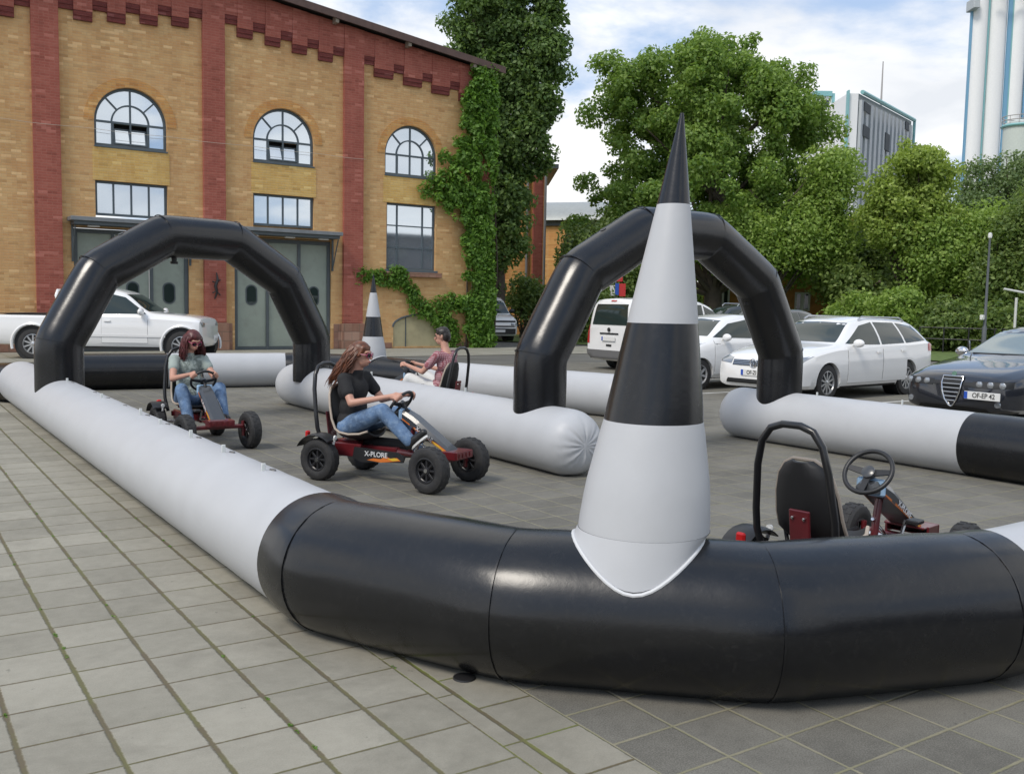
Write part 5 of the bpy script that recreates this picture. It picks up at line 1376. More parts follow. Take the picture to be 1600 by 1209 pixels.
b = MB(); b.tube([(-1.3, -.80, 1.10), (-1.45, -.80, 1.62), (-1.45, -.70, 1.74), (-1.45, .70, 1.74), (-1.45, .80, 1.62), (-1.3, .80, 1.10)], .04, 10); b.build('load_bed_hoop', M_CARW, c.t)
b = MB(); b.box(-2.86, -1.32, -.84, .84, 1.135, 1.15); b.build('load_bed_cover', M_DARK, c.t, smooth=False)
c.both('step_plate', [(1.2, .26), (-1.2, .26)], [(1.2, .33), (-1.2, .33)], M_DARK, off=.02)

# --- two dark cars beyond
ST = [(2.2, .36, .80, .86, .70, .5), (2.1, .26, .92, 1.0, .84, .66), (1.5, .25, 1.02, 1.12, .92, .74), (1.0, .25, 1.06, 1.18, .93, .76), (.3, .25, 1.10, 1.66, .93, .64), (-.4, .25, 1.11, 1.74, .93, .66), (-1.7, .25, 1.13, 1.70, .92, .65), (-2.05, .28, 1.12, 1.5, .90, .62), (-2.2, .36, 1.0, 1.05, .86, .66)]
dx_, dy_ = AT(1143, 36)
c = Car('offroad_car', 'dark grey off-road car parked behind the small white hatchback', 'car', ST, M_CARG, (dx_, dy_), pi - .35, (1.35, -1.3), .36)
c.patch('windscreen', [(-.7, 1.2), (.7, 1.2)], [(-.56, 1.62), (.56, 1.62)], 'F', M_GLASS); c.both('side_window', [(.85, 1.16), (-.5, 1.16)], [(.35, 1.55), (-.5, 1.64)], M_GLASS); c.both('side_window', [(-.56, 1.16), (-1.9, 1.18)], [(-.56, 1.64), (-1.85, 1.58)], M_GLASS)
for sy in (-1, 1): b = MB(); b.tube([(.1, sy * .62, 1.70), (.0, sy * .62, 1.80), (-1.5, sy * .62, 1.79), (-1.6, sy * .62, 1.70)], .02, 6); b.build('roof_rail', M_ALLOY, c.t)
c.mirror(.7, 1.2)
dx_, dy_ = AT(1232, 32)
ST2 = [(q[0] * .95, q[1], q[2] * .96, q[3] * .93, q[4], q[5]) for q in ST]
c = Car('people_carrier', 'dark people carrier whose roof shows right of the right arch', 'car', ST2, M_CARG, (dx_, dy_), .1, (1.3, -1.25), .33)
c.patch('windscreen', [(-.7, 1.14), (.7, 1.14)], [(-.56, 1.5), (.56, 1.5)], 'F', M_GLASS); c.both('side_window', [(.85, 1.10), (-.5, 1.10)], [(.35, 1.44), (-.5, 1.52)], M_GLASS); c.both('side_window', [(-.56, 1.10), (-1.8, 1.12)], [(-.56, 1.52), (-1.75, 1.46)], M_GLASS); c.mirror(.7, 1.14)
# small equipment box with yellow label at the far left
bx_, by_ = AT(4, 15.6)
t = thing('blower_box', 'black blower box with yellow label at the left edge beside the tube', 'blower', (bx_, by_, 0), -PSI)
b = MB(); b.rbox(-.32, .12, -.2, .2, .0, .26, .02); b.build('housing', M_PLAST, t, smooth=False)
b = MB(); b.rbox(-.06, .06, -.206, -.2005, .07, .21, .002); b.build('label_sticker', mat('yellow_label', (.75, .5, .05), .5), t, smooth=False)
#@@CARS_END
# ------------------------------------------------------------------ pedal karts
M_KGREY = mat('kart_fairing_grey', (.045, .048, .052), .35, coat=.4); M_FLAME = mat('flame_orange', (.62, .17, .03), .4); M_FLAMEY = mat('flame_yellow', (.65, .42, .04), .4)
M_KRIM = mat('kart_rim_black', (.02, .02, .022), .35); M_SEATB = mat('seat_black', (.016, .016, .017), .55); M_CREAM = mat('seat_edge_cream', (.42, .35, .28), .5)
M_KW = mat('reflector_white', (.7, .7, .68), .25); M_LETTER = mat('white_lettering', (.62, .62, .62), .4); M_REDR = mat('red_reflector', (.6, .02, .02), .25, emis=None)
M_STK = mat('sky_sticker', (.30, .45, .62), .3)
M_ARMY = mat('seat_pattern', (.34, .28, .20), .6, var=.5, vscale=14)


def kart_wheel(parent, x, y, r, w_, steer=0.0):
    k = (r, w_)
    if k not in WH:
        ty = MB(); ri = r * .56; prof = [(-w_ * .42, ri), (-w_ * .50, ri * 1.18), (-w_ * .52, r * .80), (-w_ * .44, r * .93), (-w_ * .26, r), (w_ * .26, r), (w_ * .44, r * .93), (w_ * .52, r * .80), (w_ * .50, ri * 1.18), (w_ * .42, ri), (w_ * .3, ri * .96), (-w_ * .3, ri * .96), (-w_ * .42, ri)]
        ty.lathe(prof, (0, 0, 0), (0, 1, 0), 36, caps=False)
        for j in range(40):      # tread blocks
            M = Matrix.Rotation(2 * pi * j / 40, 4, 'Y'); s = 1 if j % 2 else -1
            ty.box(-r * .055, r * .055, (-w_ * .30 if s < 0 else .004), (-.004 if s < 0 else w_ * .30), r * .985, r * 1.012, M)
        rm = MB()
        for sy in (-1, 1):
            rm.lathe([(sy * w_ * .42, ri * 1.02), (sy * w_ * .44, ri * .92), (sy * w_ * .30, ri * .86), (sy * w_ * .26, ri * .80)], (0, 0, 0), (0, 1, 0), 30, caps=False)
            for j in range(8):
                M = Matrix.Rotation(2 * pi * j / 8, 4, 'Y'); y0, y1 = sorted((sy * w_ * .22, sy * w_ * .30)); rm.rbox(-ri * .09, ri * .09, y0, y1, ri * .2, ri * .86, .003, M)
            rm.lathe([(sy * w_ * .20, ri * .32), (sy * w_ * .34, ri * .30), (sy * w_ * .36, ri * .2), (sy * w_ * .362, .004)], (0, 0, 0), (0, 1, 0), 18)
        rm.lathe([(-.01, ri * .85), (.01, ri * .85)], (0, 0, 0), (0, 1, 0), 24)
        hb = MB(); hb.cyl((0, -w_ * .40, 0), (0, w_ * .40, 0), .018, n=10)
        a = ty.mesh('tyre', angle=30); a.materials.append(M_TYRE); b_ = rm.mesh('rim', angle=30); b_.materials.append(M_KRIM); c_ = hb.mesh('wheel'); c_.materials.append(M_CHROME); WH[k] = (a, b_, c_)
    a, b_, c_ = WH[k]; o = bpy.data.objects.new('wheel', c_); COL.objects.link(o); o.parent = parent; o.location = (x, y, r); o.rotation_euler = (0, 0, steer)
    for nm, me in (('tyre', a), ('rim', b_)):
        q = bpy.data.objects.new(nm, me); COL.objects.link(q); q.parent = o
    return o


SWC = Vector((.64, 0, .70)); SWN = Vector((-.80, 0, .60)).normalized()   # steering wheel centre, normal to driver
SWR = .135


def kart(label, loc, rz, steer=0.0):
    t = thing('pedal_kart', label, 'pedal kart', (loc[0], loc[1], 0), rz, 'pedal karts on the track')
    WB = 1.16; tr = .335
    for sy in (-1, 1):
        kart_wheel(t, 0, sy * tr, .188, .125); kart_wheel(t, WB, sy * (tr + .01), .198, .125, steer)
    b = MB(); b.rbox(-.02, .62, -.035, .035, .23, .30, .008); b.tube([(.6, 0, .265), (.85, 0, .25), (1.12, 0, .25)], .03, 10)
    b.rbox(-.10, .30, -.14, -.10, .20, .32, .008); b.rbox(-.10, .30, .10, .14, .20, .32, .008); b.rbox(.26, .30, -.10, .10, .22, .30, .006); b.rbox(-.12, -.08, -.16, .16, .24, .30, .006)
    b.build('frame', M_REDF, t, angle=30)
    b = MB(); b.cyl((0, -tr + .05, .188), (0, tr - .05, .188), .014, n=10); b.build('rear_axle', M_CHROME, t)
    b = MB(); b.rbox(WB - .03, WB + .03, -.27, .27, .225, .265, .008); b.cyl((WB, -.27, .14), (WB, -.27, .30), .018, n=8); b.cyl((WB, .27, .14), (WB, .27, .30), .018, n=8)
    b.tube([(WB, -.27, .2), (WB, -.31, .198)], .014, 8); b.tube([(WB, .27, .2), (WB, .31, .198)], .014, 8); b.build('front_axle', M_REDF, t, angle=30)
    b = MB(); b.rbox(WB + .03, WB + .14, -.13, .13, .27, .275, .002); b.rbox(WB - .04, WB + .13, -.125, .125, .318, .33, .004); b.rbox(WB + .13, WB + .15, -.135, .135, .262, .33, .005)
    for y in (-.09, -.03, .03, .09): b.rbox(WB + .15, WB + .157, y - .016, y + .016, .278, .315, .002)
    b.rbox(WB + .0, WB + .13, -.135, -.12, .26, .33, .003); b.rbox(WB + .0, WB + .13, .12, .135, .26, .33, .003); b.build('front_bumper', M_REDF, t, angle=30)
    b = MB(); b.cyl((WB - .1, -.23, .22), (WB - .1, .23, .22), .010, n=8); b.tube([(.72, .0, .42), (WB - .1, .05, .23)], .010, 8); b.build('tie_rod', M_CHROME, t)
    # side panel with flame strip and lettering
    for sy in (-1, 1):
        b = MB(); prof = [(.26, .30), (.72, .285), (.80, .25), (.78, .20), (.34, .17), (.24, .20)]; y0 = sy * .175; y1 = sy * .155
        b.prism(prof, lambda x, z: Vector((x, y0, z)), lambda x, z: Vector((x, y1, z))); sp = b.build('side_panel', M_PLAST, t, angle=20)
        b = MB(); yo = sy * .177; yi = sy * .1745
        b.prism([(.40, .195), (.55, .185), (.76, .215), (.72, .24), (.66, .225), (.60, .245), (.55, .215), (.47, .215)], lambda x, z: Vector((x, yo, z)), lambda x, z: Vector((x, yi, z))); b.build('flame_decal', M_FLAME, sp, smooth=False)
        b = MB(); yo2 = sy * .1785
        b.prism([(.62, .222), (.70, .238), (.745, .222), (.68, .208)], lambda x, z: Vector((x, yo2, z)), lambda x, z: Vector((x, yo, z))); b.build('flame_decal', M_FLAMEY, sp, smooth=False)
        text('lettering', 'X-PLORE', .062, M_LETTER, sp, basis((.50, sy * .1795, .25), (-sy if False else (1 if sy < 0 else -1), 0, 0), (0, 0, 1)), .001)
    # chain guard
    b = MB(); b.rbox(.10, .70, .06, .085, .25, .37, .012); b.build('chain_guard', M_PLAST, t, angle=30)
    # crank and pedals
    b = MB(); b.cyl((.86, -.10, .30), (.86, .10, .30), .014, n=8); b.tube([(.86, -.10, .30), (.92, -.10, .40)], .011, 6); b.tube([(.86, .10, .30), (.80, .10, .20)], .011, 6); cr = b.build('crank', M_CHROME, t)
    b = MB(); b.rbox(.88, .97, -.19, -.115, .39, .415, .006); b.build('pedal', M_PLAST, cr, angle=30); b = MB(); b.rbox(.755, .845, .115, .19, .185, .21, .006); b.build('pedal', M_PLAST, cr, angle=30)
    # fairing: tapered spine from steering column to bumper
    sec = [(.60, .635, .050, .05), (.68, .655, .070, .075), (.80, .60, .078, .085), (.95, .50, .080, .075), (1.08, .41, .082, .06), (1.20, .325, .085, .035)]
    rings = []
    for x, z, hw, dp in sec: rings.append([Vector((x, -hw, z - dp)), Vector((x, -hw, z - dp * .35)), Vector((x + .01, -hw * .72, z)), Vector((x + .01, hw * .72, z)), Vector((x, hw, z - dp * .35)), Vector((x, hw, z - dp))])
    b = MB(); b.loft(rings); fa = b.build('fairing', M_KGREY, t, angle=25)
    for sy in (-1, 1):
        def sidept(x, f, o_=.004):
            X = [q[0] for q in sec]; z = np.interp(x, X, [q[1] for q in sec]); hw = np.interp(x, X, [q[2] for q in sec]); dp = np.interp(x, X, [q[3] for q in sec]); return Vector((x, sy * (hw + o_), z - dp * (.35 + .65 * f)))
        def strip(nm, pts, m, o_):
            b = MB(); b.prism(pts, lambda x, f: sidept(x, f, o_), lambda x, f: sidept(x, f, o_ - .003)); return b.build(nm, m, fa, smooth=False)
        strip('flame_decal', [(.70, .75), (.90, .62), (1.0, .5), (1.10, .15), (1.19, .05), (1.19, .95), (1.0, .95), (.70, .97)], M_FLAME, .003); strip('flame_decal', [(1.02, .5), (1.09, .3), (1.13, .6), (1.16, .45), (1.16, .8), (1.04, .8)], M_FLAMEY, .0045)
        A_ = sidept(.86, .5, .0055); B_ = sidept(1.02, .5, .0055); dv = (B_ - A_) if sy < 0 else (A_ - B_)
        text('lettering', 'X-PLORE', .05, M_LETTER, fa, basis((A_ + B_) / 2, dv, (-dv.z * 1, 0, dv.x) if sy < 0 else (dv.z * -1, 0, dv.x)), .001)
    b = MB(); b.rbox(.665, .70, -.085, .085, .56, .66, .012); b.build('dashboard_sticker', mat('sky_sticker', (.30, .45, .62), .3), fa, angle=30)
    # support post and steering column
    b = MB(); b.tube([(.74, 0, .26), (.77, 0, .45), (.80, 0, .56)], .022, 10); b.build('support_post', M_REDF, t)
    b = MB(); b.tube([SWC - SWN * .005, SWC - SWN * .10, (.72, 0, .58)], .016, 10); b.build('steering_column', M_PLAST, t)
    u = Vector((0, 1, 0)); v = SWN.cross(u).normalized(); v = v if v.z > 0 else -v
    b = MB(); b.tube([SWC + u * SWR * cos(2 * pi * k / 36) + v * SWR * sin(2 * pi * k / 36) for k in range(36)], .0135, 10, closed=True)
    for a in (0.12, pi - .12, -pi / 2):
        e = SWC + u * SWR * cos(a) + v * SWR * sin(a); s0 = SWC - SWN * .015
        dv = (e - s0); sd_ = SWN.cross(dv).normalized()
        b.loft([[s0 + sd_ * .022 + SWN * .006, s0 - sd_ * .022 + SWN * .006, s0 - sd_ * .022 - SWN * .006, s0 + sd_ * .022 - SWN * .006], [e + sd_ * .014 + SWN * .004, e - sd_ * .014 + SWN * .004, e - sd_ * .014 - SWN * .006, e + sd_ * .014 - SWN * .006]])
    sw = b.build('steering_wheel', M_PLAST, t, angle=50)
    b = MB(); b.lathe([(-.02, .04), (.006, .038), (.012, .025), (.013, .003)], SWC, SWN, 20); b.build('hub_cap', M_KGREY, sw)
    # seat: shell swept from front lip to the top of the back
    prof = [(.40, .40, .14), (.32, .37, .17), (.20, .36, .185), (.09, .375, .19), (.02, .42, .19), (-.03, .52, .185), (-.06, .64, .175), (-.085, .74, .15), (-.10, .80, .11), (-.105, .83, .06)]
    rings = []; rim_ = [[], []]
    for i, (x, z, hw) in enumerate(prof):
        a = prof[max(0, i - 1)]; e = prof[min(len(prof) - 1, i + 1)]; tn = Vector((e[0] - a[0], 0, e[1] - a[1])).normalized(); nr = Vector((tn.z, 0, -tn.x))   # towards sitter
        if nr.x < 0 and i > 3: nr = -nr
        if i <= 3 and nr.z < 0: nr = -nr
        ring = []
        for k in range(11):
            f = -1 + 2 * k / 10; lift = .055 * abs(f) ** 2.6
            ring.append(Vector((x, f * hw, z)) + nr * (lift + .004))
        for k in range(10, -1, -1):
            f = -1 + 2 * k / 10; lift = .055 * abs(f) ** 2.6; ring.append(Vector((x, f * hw * 1.01, z)) + nr * (lift - .016))
        rim_[0].append(ring[0].lerp(ring[-1], .5)); rim_[1].append(ring[10].lerp(ring[11], .5)); rings.append(ring)
    b = MB(); b.loft(rings); seat = b.build('seat', M_SEATB, t, angle=50)
    b = MB(); b.tube(rim_[0] + rim_[1][::-1], .011, 8); b.build('seat_piping', M_CREAM, seat)
    b = MB(); b.rbox(-.105, -.088, -.085, .03, .36, .62, .004, Matrix.Rotation(radians(-8), 4, 'Y') @ Matrix.Translation((.05, 0, -.02))); b.rbox(-.06, .2, -.05, .05, .30, .335, .006); br = b.build('seat_bracket', M_REDF, t, angle=30)
    for y in (-.06, .005):
        b = MB(); b.lathe([(0, .009), (.008, .008), (.01, .002)], Matrix.Rotation(radians(-8), 4, 'Y') @ Vector((-.058, y, .56)), (-1, 0, -.1), 10); b.build('bolt', M_CHROME, br)
    # roll bar
    pts = [(-.08, -.20, .30), (-.115, -.225, .45), (-.13, -.225, .56), (-.17, -.20, .80), (-.185, -.17, .93), (-.19, -.12, 1.0), (-.192, -.05, 1.025), (-.192, .05, 1.025), (-.19, .12, 1.0), (-.185, .17, .93), (-.17, .20, .80), (-.13, .225, .56), (-.115, .225, .45), (-.08, .20, .30)]
    b = MB(); b.tube(pts, .0195, 12, up=Vector((1, 0, 0))); b.build('roll_bar', M_STEELB, t)
    for sy in (-1, 1):
        b = MB(); rr = .225; R_ = []
        for a in np.linspace(radians(50), radians(150), 9): R_.append([Vector((rr * cos(a), sy * (tr + dy), .188 + (rr + dz) * sin(a))) for dy, dz in ((-.085, 0), (-.06, .012), (.06, .012), (.085, 0), (.08, -.008), (-.08, -.008))])
        b.loft(R_); fn = b.build('mudguard', M_PLAST, t, angle=40)
        b = MB(); b.rbox(-.20, -.172, sy * (tr - .06) - .028, sy * (tr - .06) + .028, .365, .425, .010); b.build('tail_light', M_REDR, fn, angle=30)
        b = MB(); b.lathe([(0, .022), (.012, .02), (.014, .004)], (.15, sy * (tr - .02), .39), (1, 0, 0), 14); b.cyl((.135, sy * (tr - .02), .33), (.15, sy * (tr - .02), .39), .012, n=8); b.build('front_reflector', M_KW, fn)
    b = MB(); b.tube([(.10, .17, .36), (.14, .22, .46), (.16, .24, .50)], .012, 8); b.sphere((.165, .245, .51), .02, 10, 8); b.build('hand_brake', M_PLAST, t)
    return t


# ------------------------------------------------------------------ people
def person(name_label, K, pose, shirt, hairc, hairstyle, pants, glasses=None, shoe=M_PLAST, group='people driving the pedal karts', sleeves=.62, jaw=1.0, necks=1.0, sway=0.0, stripe=None):
    """K: kart object giving the frame; pose: joint dictionary in the kart's frame"""
    t = thing('person', name_label, 'person', K.location, K.rotation_euler.z, group)
    V = lambda q: Vector(q)
    J = {k: V(v) for k, v in pose.items() if isinstance(v, tuple)}
    hip, ch, nk, hd = J['hip'], J['chest'], J['neck'], J['head']; sw = pose.get('sw', .165)
    fw = V(pose['look']).normalized(); up = V(pose.get('tilt', (0, 0, 1))).normalized(); lf = up.cross(fw).normalized(); up = fw.cross(lf).normalized()
    R = Matrix((fw, lf, up)).transposed()
    H = lambda a, b_, c_: hd + fw * a + lf * b_ + up * c_
    parts = [('e', hip, (.125, .155, .11), None), ('e', hip.lerp(ch, .5), (.095, .128, .13), None), ('e', ch, (.105, .155, .13), None), ('c', ch + V((0, 0, .07)), nk, .09, .055), ('c', nk, H(-.015, 0, -.05), .054 * necks, .05 * necks)]
    # head
    parts += [('e', H(-.008, 0, .025), (.094, .073, .098), R), ('e', H(.022, 0, -.045), (.062 * jaw, .052 * jaw, .062), R), ('e', H(.062, 0, -.072), (.024, .024, .019), R), ('c', H(.088, 0, .02), H(.108, 0, -.018), .009, .0145), ('e', H(.078, 0, -.048), (.022, .026, .012), R),
              ('e', H(.072, 0, .038), (.022, .055, .012), R), ('e', H(-.012, .076, -.005), (.018, .010, .030), R), ('e', H(-.012, -.076, -.005), (.018, .010, .030), R)]
    arms = {}
    u = V((0, 1, 0)); v = SWN.cross(u).normalized(); v = v if v.z > 0 else -v
    for s, sd_ in (('l', 1), ('r', -1)):
        sh_ = J['sh_' + s]; el = J['el_' + s]; ga = pose['grip_' + s]
        rad = u * cos(ga) + v * sin(ga); T_ = (-u * sin(ga) + v * cos(ga)); rim = SWC + rad * SWR; palm = rim + SWN * .030 + rad * .006 - (rim - el).normalized() * .018
        wr = palm + (el - palm).normalized() * .062
        parts += [('c', ch + V((0, sd_ * .08, .075)), sh_, .07, .058), ('c', sh_, el, .047, .036), ('c', el, wr, .036, .023), ('c', wr, palm, .023, .024), ('c', palm - T_ * .024, palm + T_ * .026, .019, .018)]
        for k in range(4):
            o_ = T_ * (-.032 + .0215 * k) * 1.0; L = (.95, 1.08, 1.0, .8)[k]
            pts = [rim + o_ + SWN * .026 + rad * .006, rim + o_ + SWN * .016 + rad * .026 * L, rim + o_ - SWN * .010 + rad * .027 * L, rim + o_ - SWN * .024 * L - rad * .004]
            for a, b_ in zip(pts, pts[1:]): parts.append(('c', a, b_, .0088, .0080))
        parts += [('c', palm + T_ * .02, rim + T_ * .045 + SWN * .02 - rad * .008, .011, .0095), ('c', rim + T_ * .045 + SWN * .02 - rad * .008, rim + T_ * .062 + SWN * .004 - rad * .012, .0095, .008)]
        arms[s] = (sh_, el, wr)
        kn = J['kn_' + s]; an = J['an_' + s]; to = J['to_' + s]
        parts += [('c', hip + V((0, sd_ * .085, -.01)), kn, .085, .056), ('c', kn, an, .053, .036), ('c', an, to, .036, .026)]
    body = remeshed('body', parts, .0085, M_SKIN, t, 3)
    # shirt
    sp = [('e', hip.lerp(ch, .12), (.140, .172, .12), None), ('e', hip.lerp(ch, .5), (.118, .150, .14), None), ('e', ch, (.124, .172, .14), None), ('c', ch + V((0, 0, .06)), nk - V((0, 0, .03)), .098, .062)]
    for s, sd_ in (('l', 1), ('r', -1)):
        sh_, el, wr = arms[s]; sp += [('c', ch + V((0, sd_ * .08, .07)), sh_, .080, .064), ('c', sh_, sh_.lerp(el, sleeves), .060, .058)]
    shm = remeshed('shirt', sp, .010, shirt, t, 3)
    # fold ridges on the shirt
    pp = [('e', hip + V((.01, 0, -.02)), (.142, .172, .10), None)]
    for s, sd_ in (('l', 1), ('r', -1)):
        kn = J['kn_' + s]; an = J['an_' + s]
        pp += [('c', hip + V((0, sd_ * .09, -.01)), kn, .10, .070), ('c', kn, kn.lerp(an, .94), .070, .058)]
    remeshed('trousers', pp, .011, pants, t, 3)
    for s, sd_ in (('l', 1), ('r', -1)):
        an = J['an_' + s]; to = J['to_' + s]; dn_ = (to - an).normalized(); so_ = V((-.0, 0, -.0))
        remeshed('shoe', [('c', an - dn_ * .02, an.lerp(to, .55), .046, .043), ('c', an.lerp(to, .4), to + dn_ * .02, .043, .034)], .009, shoe, t, 2)
        nrm_ = (an - J['kn_' + s]).normalized(); nrm_ = (nrm_ - dn_ * nrm_.dot(dn_)).normalized()
        b = MB(); q = []
        sd3 = dn_.cross(nrm_)
        for k in range(16):
            a = 2 * pi * k / 16; q.append(an.lerp(to, .5) + dn_ * (.105 * cos(a)) + sd3 * (.038 * sin(a)) + nrm_ * .036)
        b.loft([[p - nrm_ * .004 for p in q], [p + nrm_ * .014 for p in q]]); b.build('shoe_sole', M_KW, t, angle=50)
    # face details
    b = MB(); b.sphere(H(.0965, 0, -.0495), (.006, .020, .0055), 14, 8, R); b.build('mouth', mat('lips', (.36, .10, .09), .4), t)
    for sd_ in (-1, 1):
        b = MB(); b.sphere(H(.080, sd_ * .031, .012), (.011, .014, .008), 12, 8, R); b.build('eye', mat('eye_dark', (.05, .035, .03), .2), t)
        b = MB(); b.tube([H(.086, sd_ * .014, .032), H(.087, sd_ * .030, .037), H(.076, sd_ * .050, .031)], .004, 6); b.build('eyebrow', hairc, t)
    if glasses:
        b = MB()
        for sd_ in (-1, 1):
            R2 = R @ Matrix.Rotation(radians(sd_ * 14), 3, 'Z'); b.lathe([(-.002, .024), (.002, .025), (.0035, .019), (.004, .003)], H(.098, sd_ * .034, .010), R2 @ Vector((1, 0, 0)), 18)
        gl = b.build('sunglasses', mat('sunglass_lens', (.01, .008, .01), .08, coat=.6), t)
        b = MB()
        for sd_ in (-1, 1):
            R2 = R @ Matrix.Rotation(radians(sd_ * 14), 3, 'Z'); c0 = H(.099, sd_ * .034, .010)
            b.tube([c0 + R2 @ Vector((0, (.026 * cos(a)), (.024 * sin(a)))) for a in np.linspace(0, 2 * pi, 18)[:-1]], 0.0028, 6, closed=True); b.tube([H(.092, sd_ * .062, .016), H(.03, sd_ * .080, .018), H(-.02, sd_ * .078, .012)], .004, 6)
        b.tube([H(.108, -.008, .014), H(.108, .008, .014)], .004, 6); b.build('glasses_frame', glasses, gl)
    # hair
    hp = [('e', H(-.014, 0, .052), (.098, .083, .080), R), ('e', H(-.05, 0, .005), (.066, .080, .088), R), ('c', H(.045, .050, .075), H(.02, .078, .0), .018, .016), ('c', H(.045, -.050, .075), H(.02, -.078, .0), .018, .016)]
    rng = random.Random(sum(map(ord, name_label)))
    if hairstyle == 'short':
        hp = [('e', H(-.012, 0, .054), (.096, .080, .077), R), ('e', H(-.054, 0, .005), (.062, .077, .084), R), ('e', H(.045, 0, .098), (.04, .055, .022), R), ('c', H(.0, .074, .03), H(.0, .075, -.01), .012, .008), ('c', H(.0, -.074, .03), H(.0, -.075, -.01), .012, .008)]
        for _ in range(26): a = rng.uniform(0, 2 * pi); e = rng.uniform(.1, 1.3); d_ = V((cos(a) * cos(e) * .95, sin(a) * cos(e) * .8, sin(e) * .85)) * .092; p0 = H(-.018 + d_.x, d_.y, .045 + d_.z); hp.append(('c', p0, p0 + (R @ d_.normalized()) * .010 + V((0, 0, .003)), .011, .006))
        remeshed('hair', hp, .0075, hairc, t, 1)
    else:
        flow = V(pose['hairflow']); fl = pose.get('hairlen', .36)
        remeshed('hair', hp, .008, hairc, t, 1)
        b = MB(); NS = 520
        for k in range(NS):
            a = rng.uniform(-1.95, 1.95); e = rng.uniform(-.6, 1.35)
            # root on the scalp, back and sides
            d_ = V((-cos(a) * cos(e), sin(a) * cos(e), sin(e))); root = H(-.018 + d_.x * .088, d_.y * .078, .042 + d_.z * .080)
            wv = rng.uniform(0, 6); L = fl * rng.uniform(.75, 1.15); side_ = 1 if d_.y > 0 else -1
            out = (R @ V((d_.x * .6, d_.y, 0))) * .05; pts = [root]; p = root.copy()
            for j in range(1, 9):
                f = j / 8; dirv = (V((0, 0, -1)) * (.55 + .55 * f) + flow * (.25 + .75 * f) + (R @ V((-.30, side_ * .42, 0))) * (1 - f) * .95)
                p = p + dirv.normalized() * L / 8 + V((rng.uniform(-1, 1), rng.uniform(-1, 1), rng.uniform(-.6, .6))) * .010 + V((sin(wv + j * 1.6), cos(wv + j * 1.4), 0)) * .0045
                dh = p - hd
                if dh.length < .094: p = hd + dh.normalized() * .097
                ds = p - (ch + V((-.0, 0, .0)));
                if p.z < nk.z - .02 and abs(ds.x) < .12: p.x -= .012
                pts.append(p.copy())
            b.tube(pts, [.004, .0052, .0055, .0052, .005, .0046, .004, .003, .0008], 4)
        b.build('long_hair', hairc, t, angle=80)
    return t


HAIR_R = mat('auburn_hair', (.125, .042, .018), .42, var=.55, vscale=26); HAIR_D = mat('dark_red_hair', (.085, .018, .018), .42, var=.5, vscale=26); HAIR_B = mat('black_brown_hair', (.02, .015, .012), .45, var=.4, vscale=30)
M_PINK = mat('pink_frame', (.38, .03, .11), .3)
# grey-green printed T-shirt
def printed(name, base, ink, sc, thr):
    m = bpy.data.materials.new(name); m.use_nodes = True; MATS[name] = m; t = NT(m.node_tree); b = m.node_tree.nodes['Principled BSDF']; pos = t.node('ShaderNodeTexCoord').outputs['Object']
    n = t.noise(pos, sc, 6, .7, .8); s = t.sep(pos); inside = t.m('MULTIPLY', t.m('GREATER_THAN', s[0], .10), t.m('LESS_THAN', t.m('ABSOLUTE', s[1]), .13))
    t.put(b.inputs['Base Color'], t.mix(t.m('MULTIPLY', t.ramp(n, [(thr, 0.0), (thr + .08, 1.0)]), t.m('MULTIPLY', inside, .7)), base, ink)); b.inputs['Roughness'].default_value = .85
    t.put(b.inputs['Normal'], t.node('ShaderNodeBump', None, Strength=.5, Distance=.02, Height=t.noise(pos, 14, 4, .5)).outputs[0]); return m
M_GTEE = printed('grey_green_printed_cotton', (.31, .36, .33), (.09, .11, .10), 16, .44)
m = bpy.data.materials.new('checked_red_cotton'); m.use_nodes = True; MATS['checked_red_cotton'] = m; nt_ = NT(m.node_tree); pb = m.node_tree.nodes['Principled BSDF']; pos = nt_.node('ShaderNodeTexCoord').outputs['Object']; s_ = nt_.sep(pos)
def lines_(c_, per, wd): return nt_.m('LESS_THAN', nt_.m('FRACT', nt_.m('DIVIDE', nt_.m('ADD', c_, 5.0), per)), wd)
chk = nt_.m('MAXIMUM', nt_.m('MAXIMUM', lines_(s_[2], .028, .34), lines_(s_[1], .028, .34)), lines_(s_[0], .028, .0))
nt_.put(pb.inputs['Base Color'], nt_.mix(nt_.m('MULTIPLY', chk, .8), (.44, .27, .29), (.24, .045, .06))); pb.inputs['Roughness'].default_value = .85
nt_.put(pb.inputs['Normal'], nt_.node('ShaderNodeBump', None, Strength=.5, Distance=.02, Height=nt_.noise(pos, 13, 4, .5)).outputs[0]); M_CHECK = m


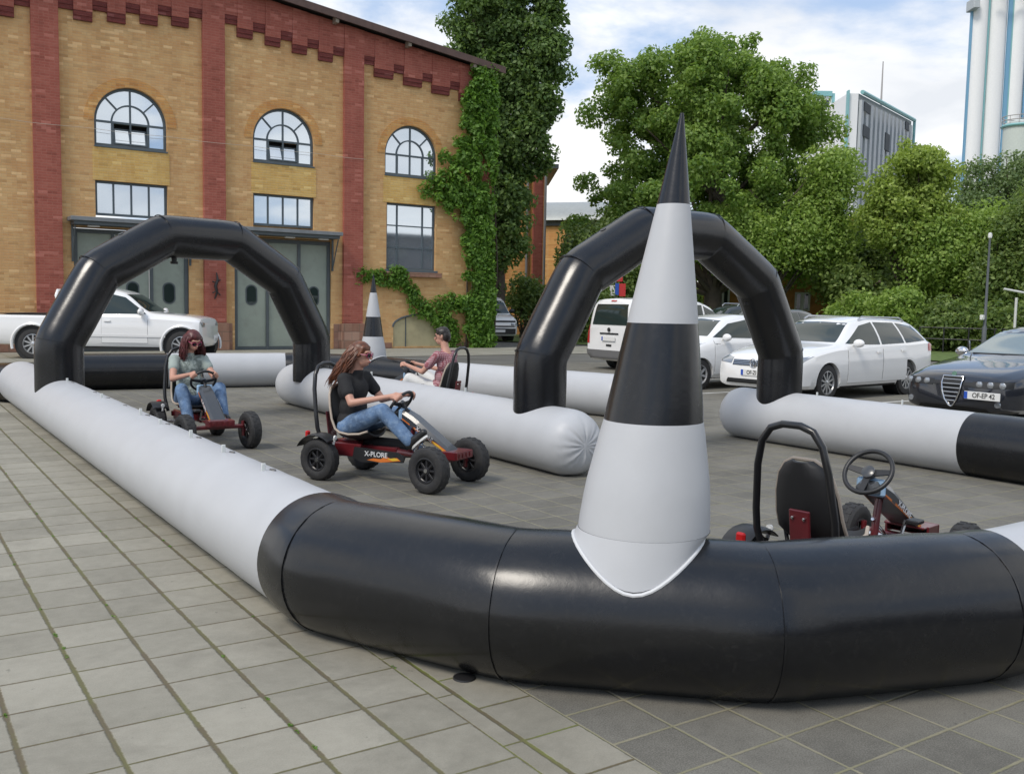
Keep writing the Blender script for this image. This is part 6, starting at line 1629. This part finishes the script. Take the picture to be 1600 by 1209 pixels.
def sit(lean=.0, **o):
    p = dict(hip=(.13, 0, .47), chest=(.05 + lean, 0, .80), neck=(.075 + lean * 1.3, 0, .985), head=(.11 + lean * 1.4, 0, 1.115),
             sh_l=(.07 + lean, .165, .90), sh_r=(.07 + lean, -.165, .90), el_l=(.27, .235, .70), el_r=(.27, -.235, .70), grip_l=radians(35), grip_r=radians(145),
             kn_l=(.54, .15, .60), kn_r=(.56, -.17, .645), an_l=(.75, .15, .26), an_r=(.86, -.155, .38), to_l=(.89, .155, .235), to_r=(.97, -.16, .47), look=(1, 0, -.1))
    p.update(o); return p


K1 = kart('pedal kart driven by the woman in black T-shirt in the middle of the track', (3.63, 8.20), radians(-61), radians(-8))
person('woman with long auburn hair in black T-shirt and blue jeans steering a pedal kart', K1,
       sit(lean=.065, hairflow=(-.75, -.05, -.30), hairlen=.34, look=(.98, .12, -.10), hip=(.12, 0, .47)), M_BSHIRT, HAIR_R, 'long', M_JEANS, M_PINK, sleeves=.55)
K2 = kart('pedal kart seen from the front beyond the left white wall', (3.06, 11.30), radians(-90), radians(6))
person('woman with dark red hair and sunglasses in grey-green T-shirt looking down', K2,
       sit(hairflow=(-.05, .16, -.5), hairlen=.36, look=(.86, .22, -.42), head=(.13, .03, 1.115), kn_l=(.50, .22, .60), kn_r=(.50, -.20, .60), an_l=(.78, .18, .30), an_r=(.74, -.18, .24), to_l=(.9, .18, .30), to_r=(.87, -.18, .23)), M_GTEE, HAIR_D, 'long', M_JEANS, M_PINK, sleeves=.42)
K3 = kart('pedal kart driven by the man behind the middle white tube', (6.36, 10.95), radians(116), 0)
person('man with short dark hair in checked red shirt and white trousers, seen from behind', K3,
       sit(look=(.98, .25, -.12), jaw=1.08, necks=1.15, sh_l=(.07, .185, .92), sh_r=(.07, -.185, .92), head=(.12, 0, 1.16), neck=(.075, 0, 1.01), chest=(.04, 0, .81)), M_CHECK, HAIR_B, 'short', M_WPANTS, None, sleeves=.6)
K4 = kart('empty pedal kart with black seat parked behind the foreground corner', (4.03, 3.22), radians(9), radians(4))
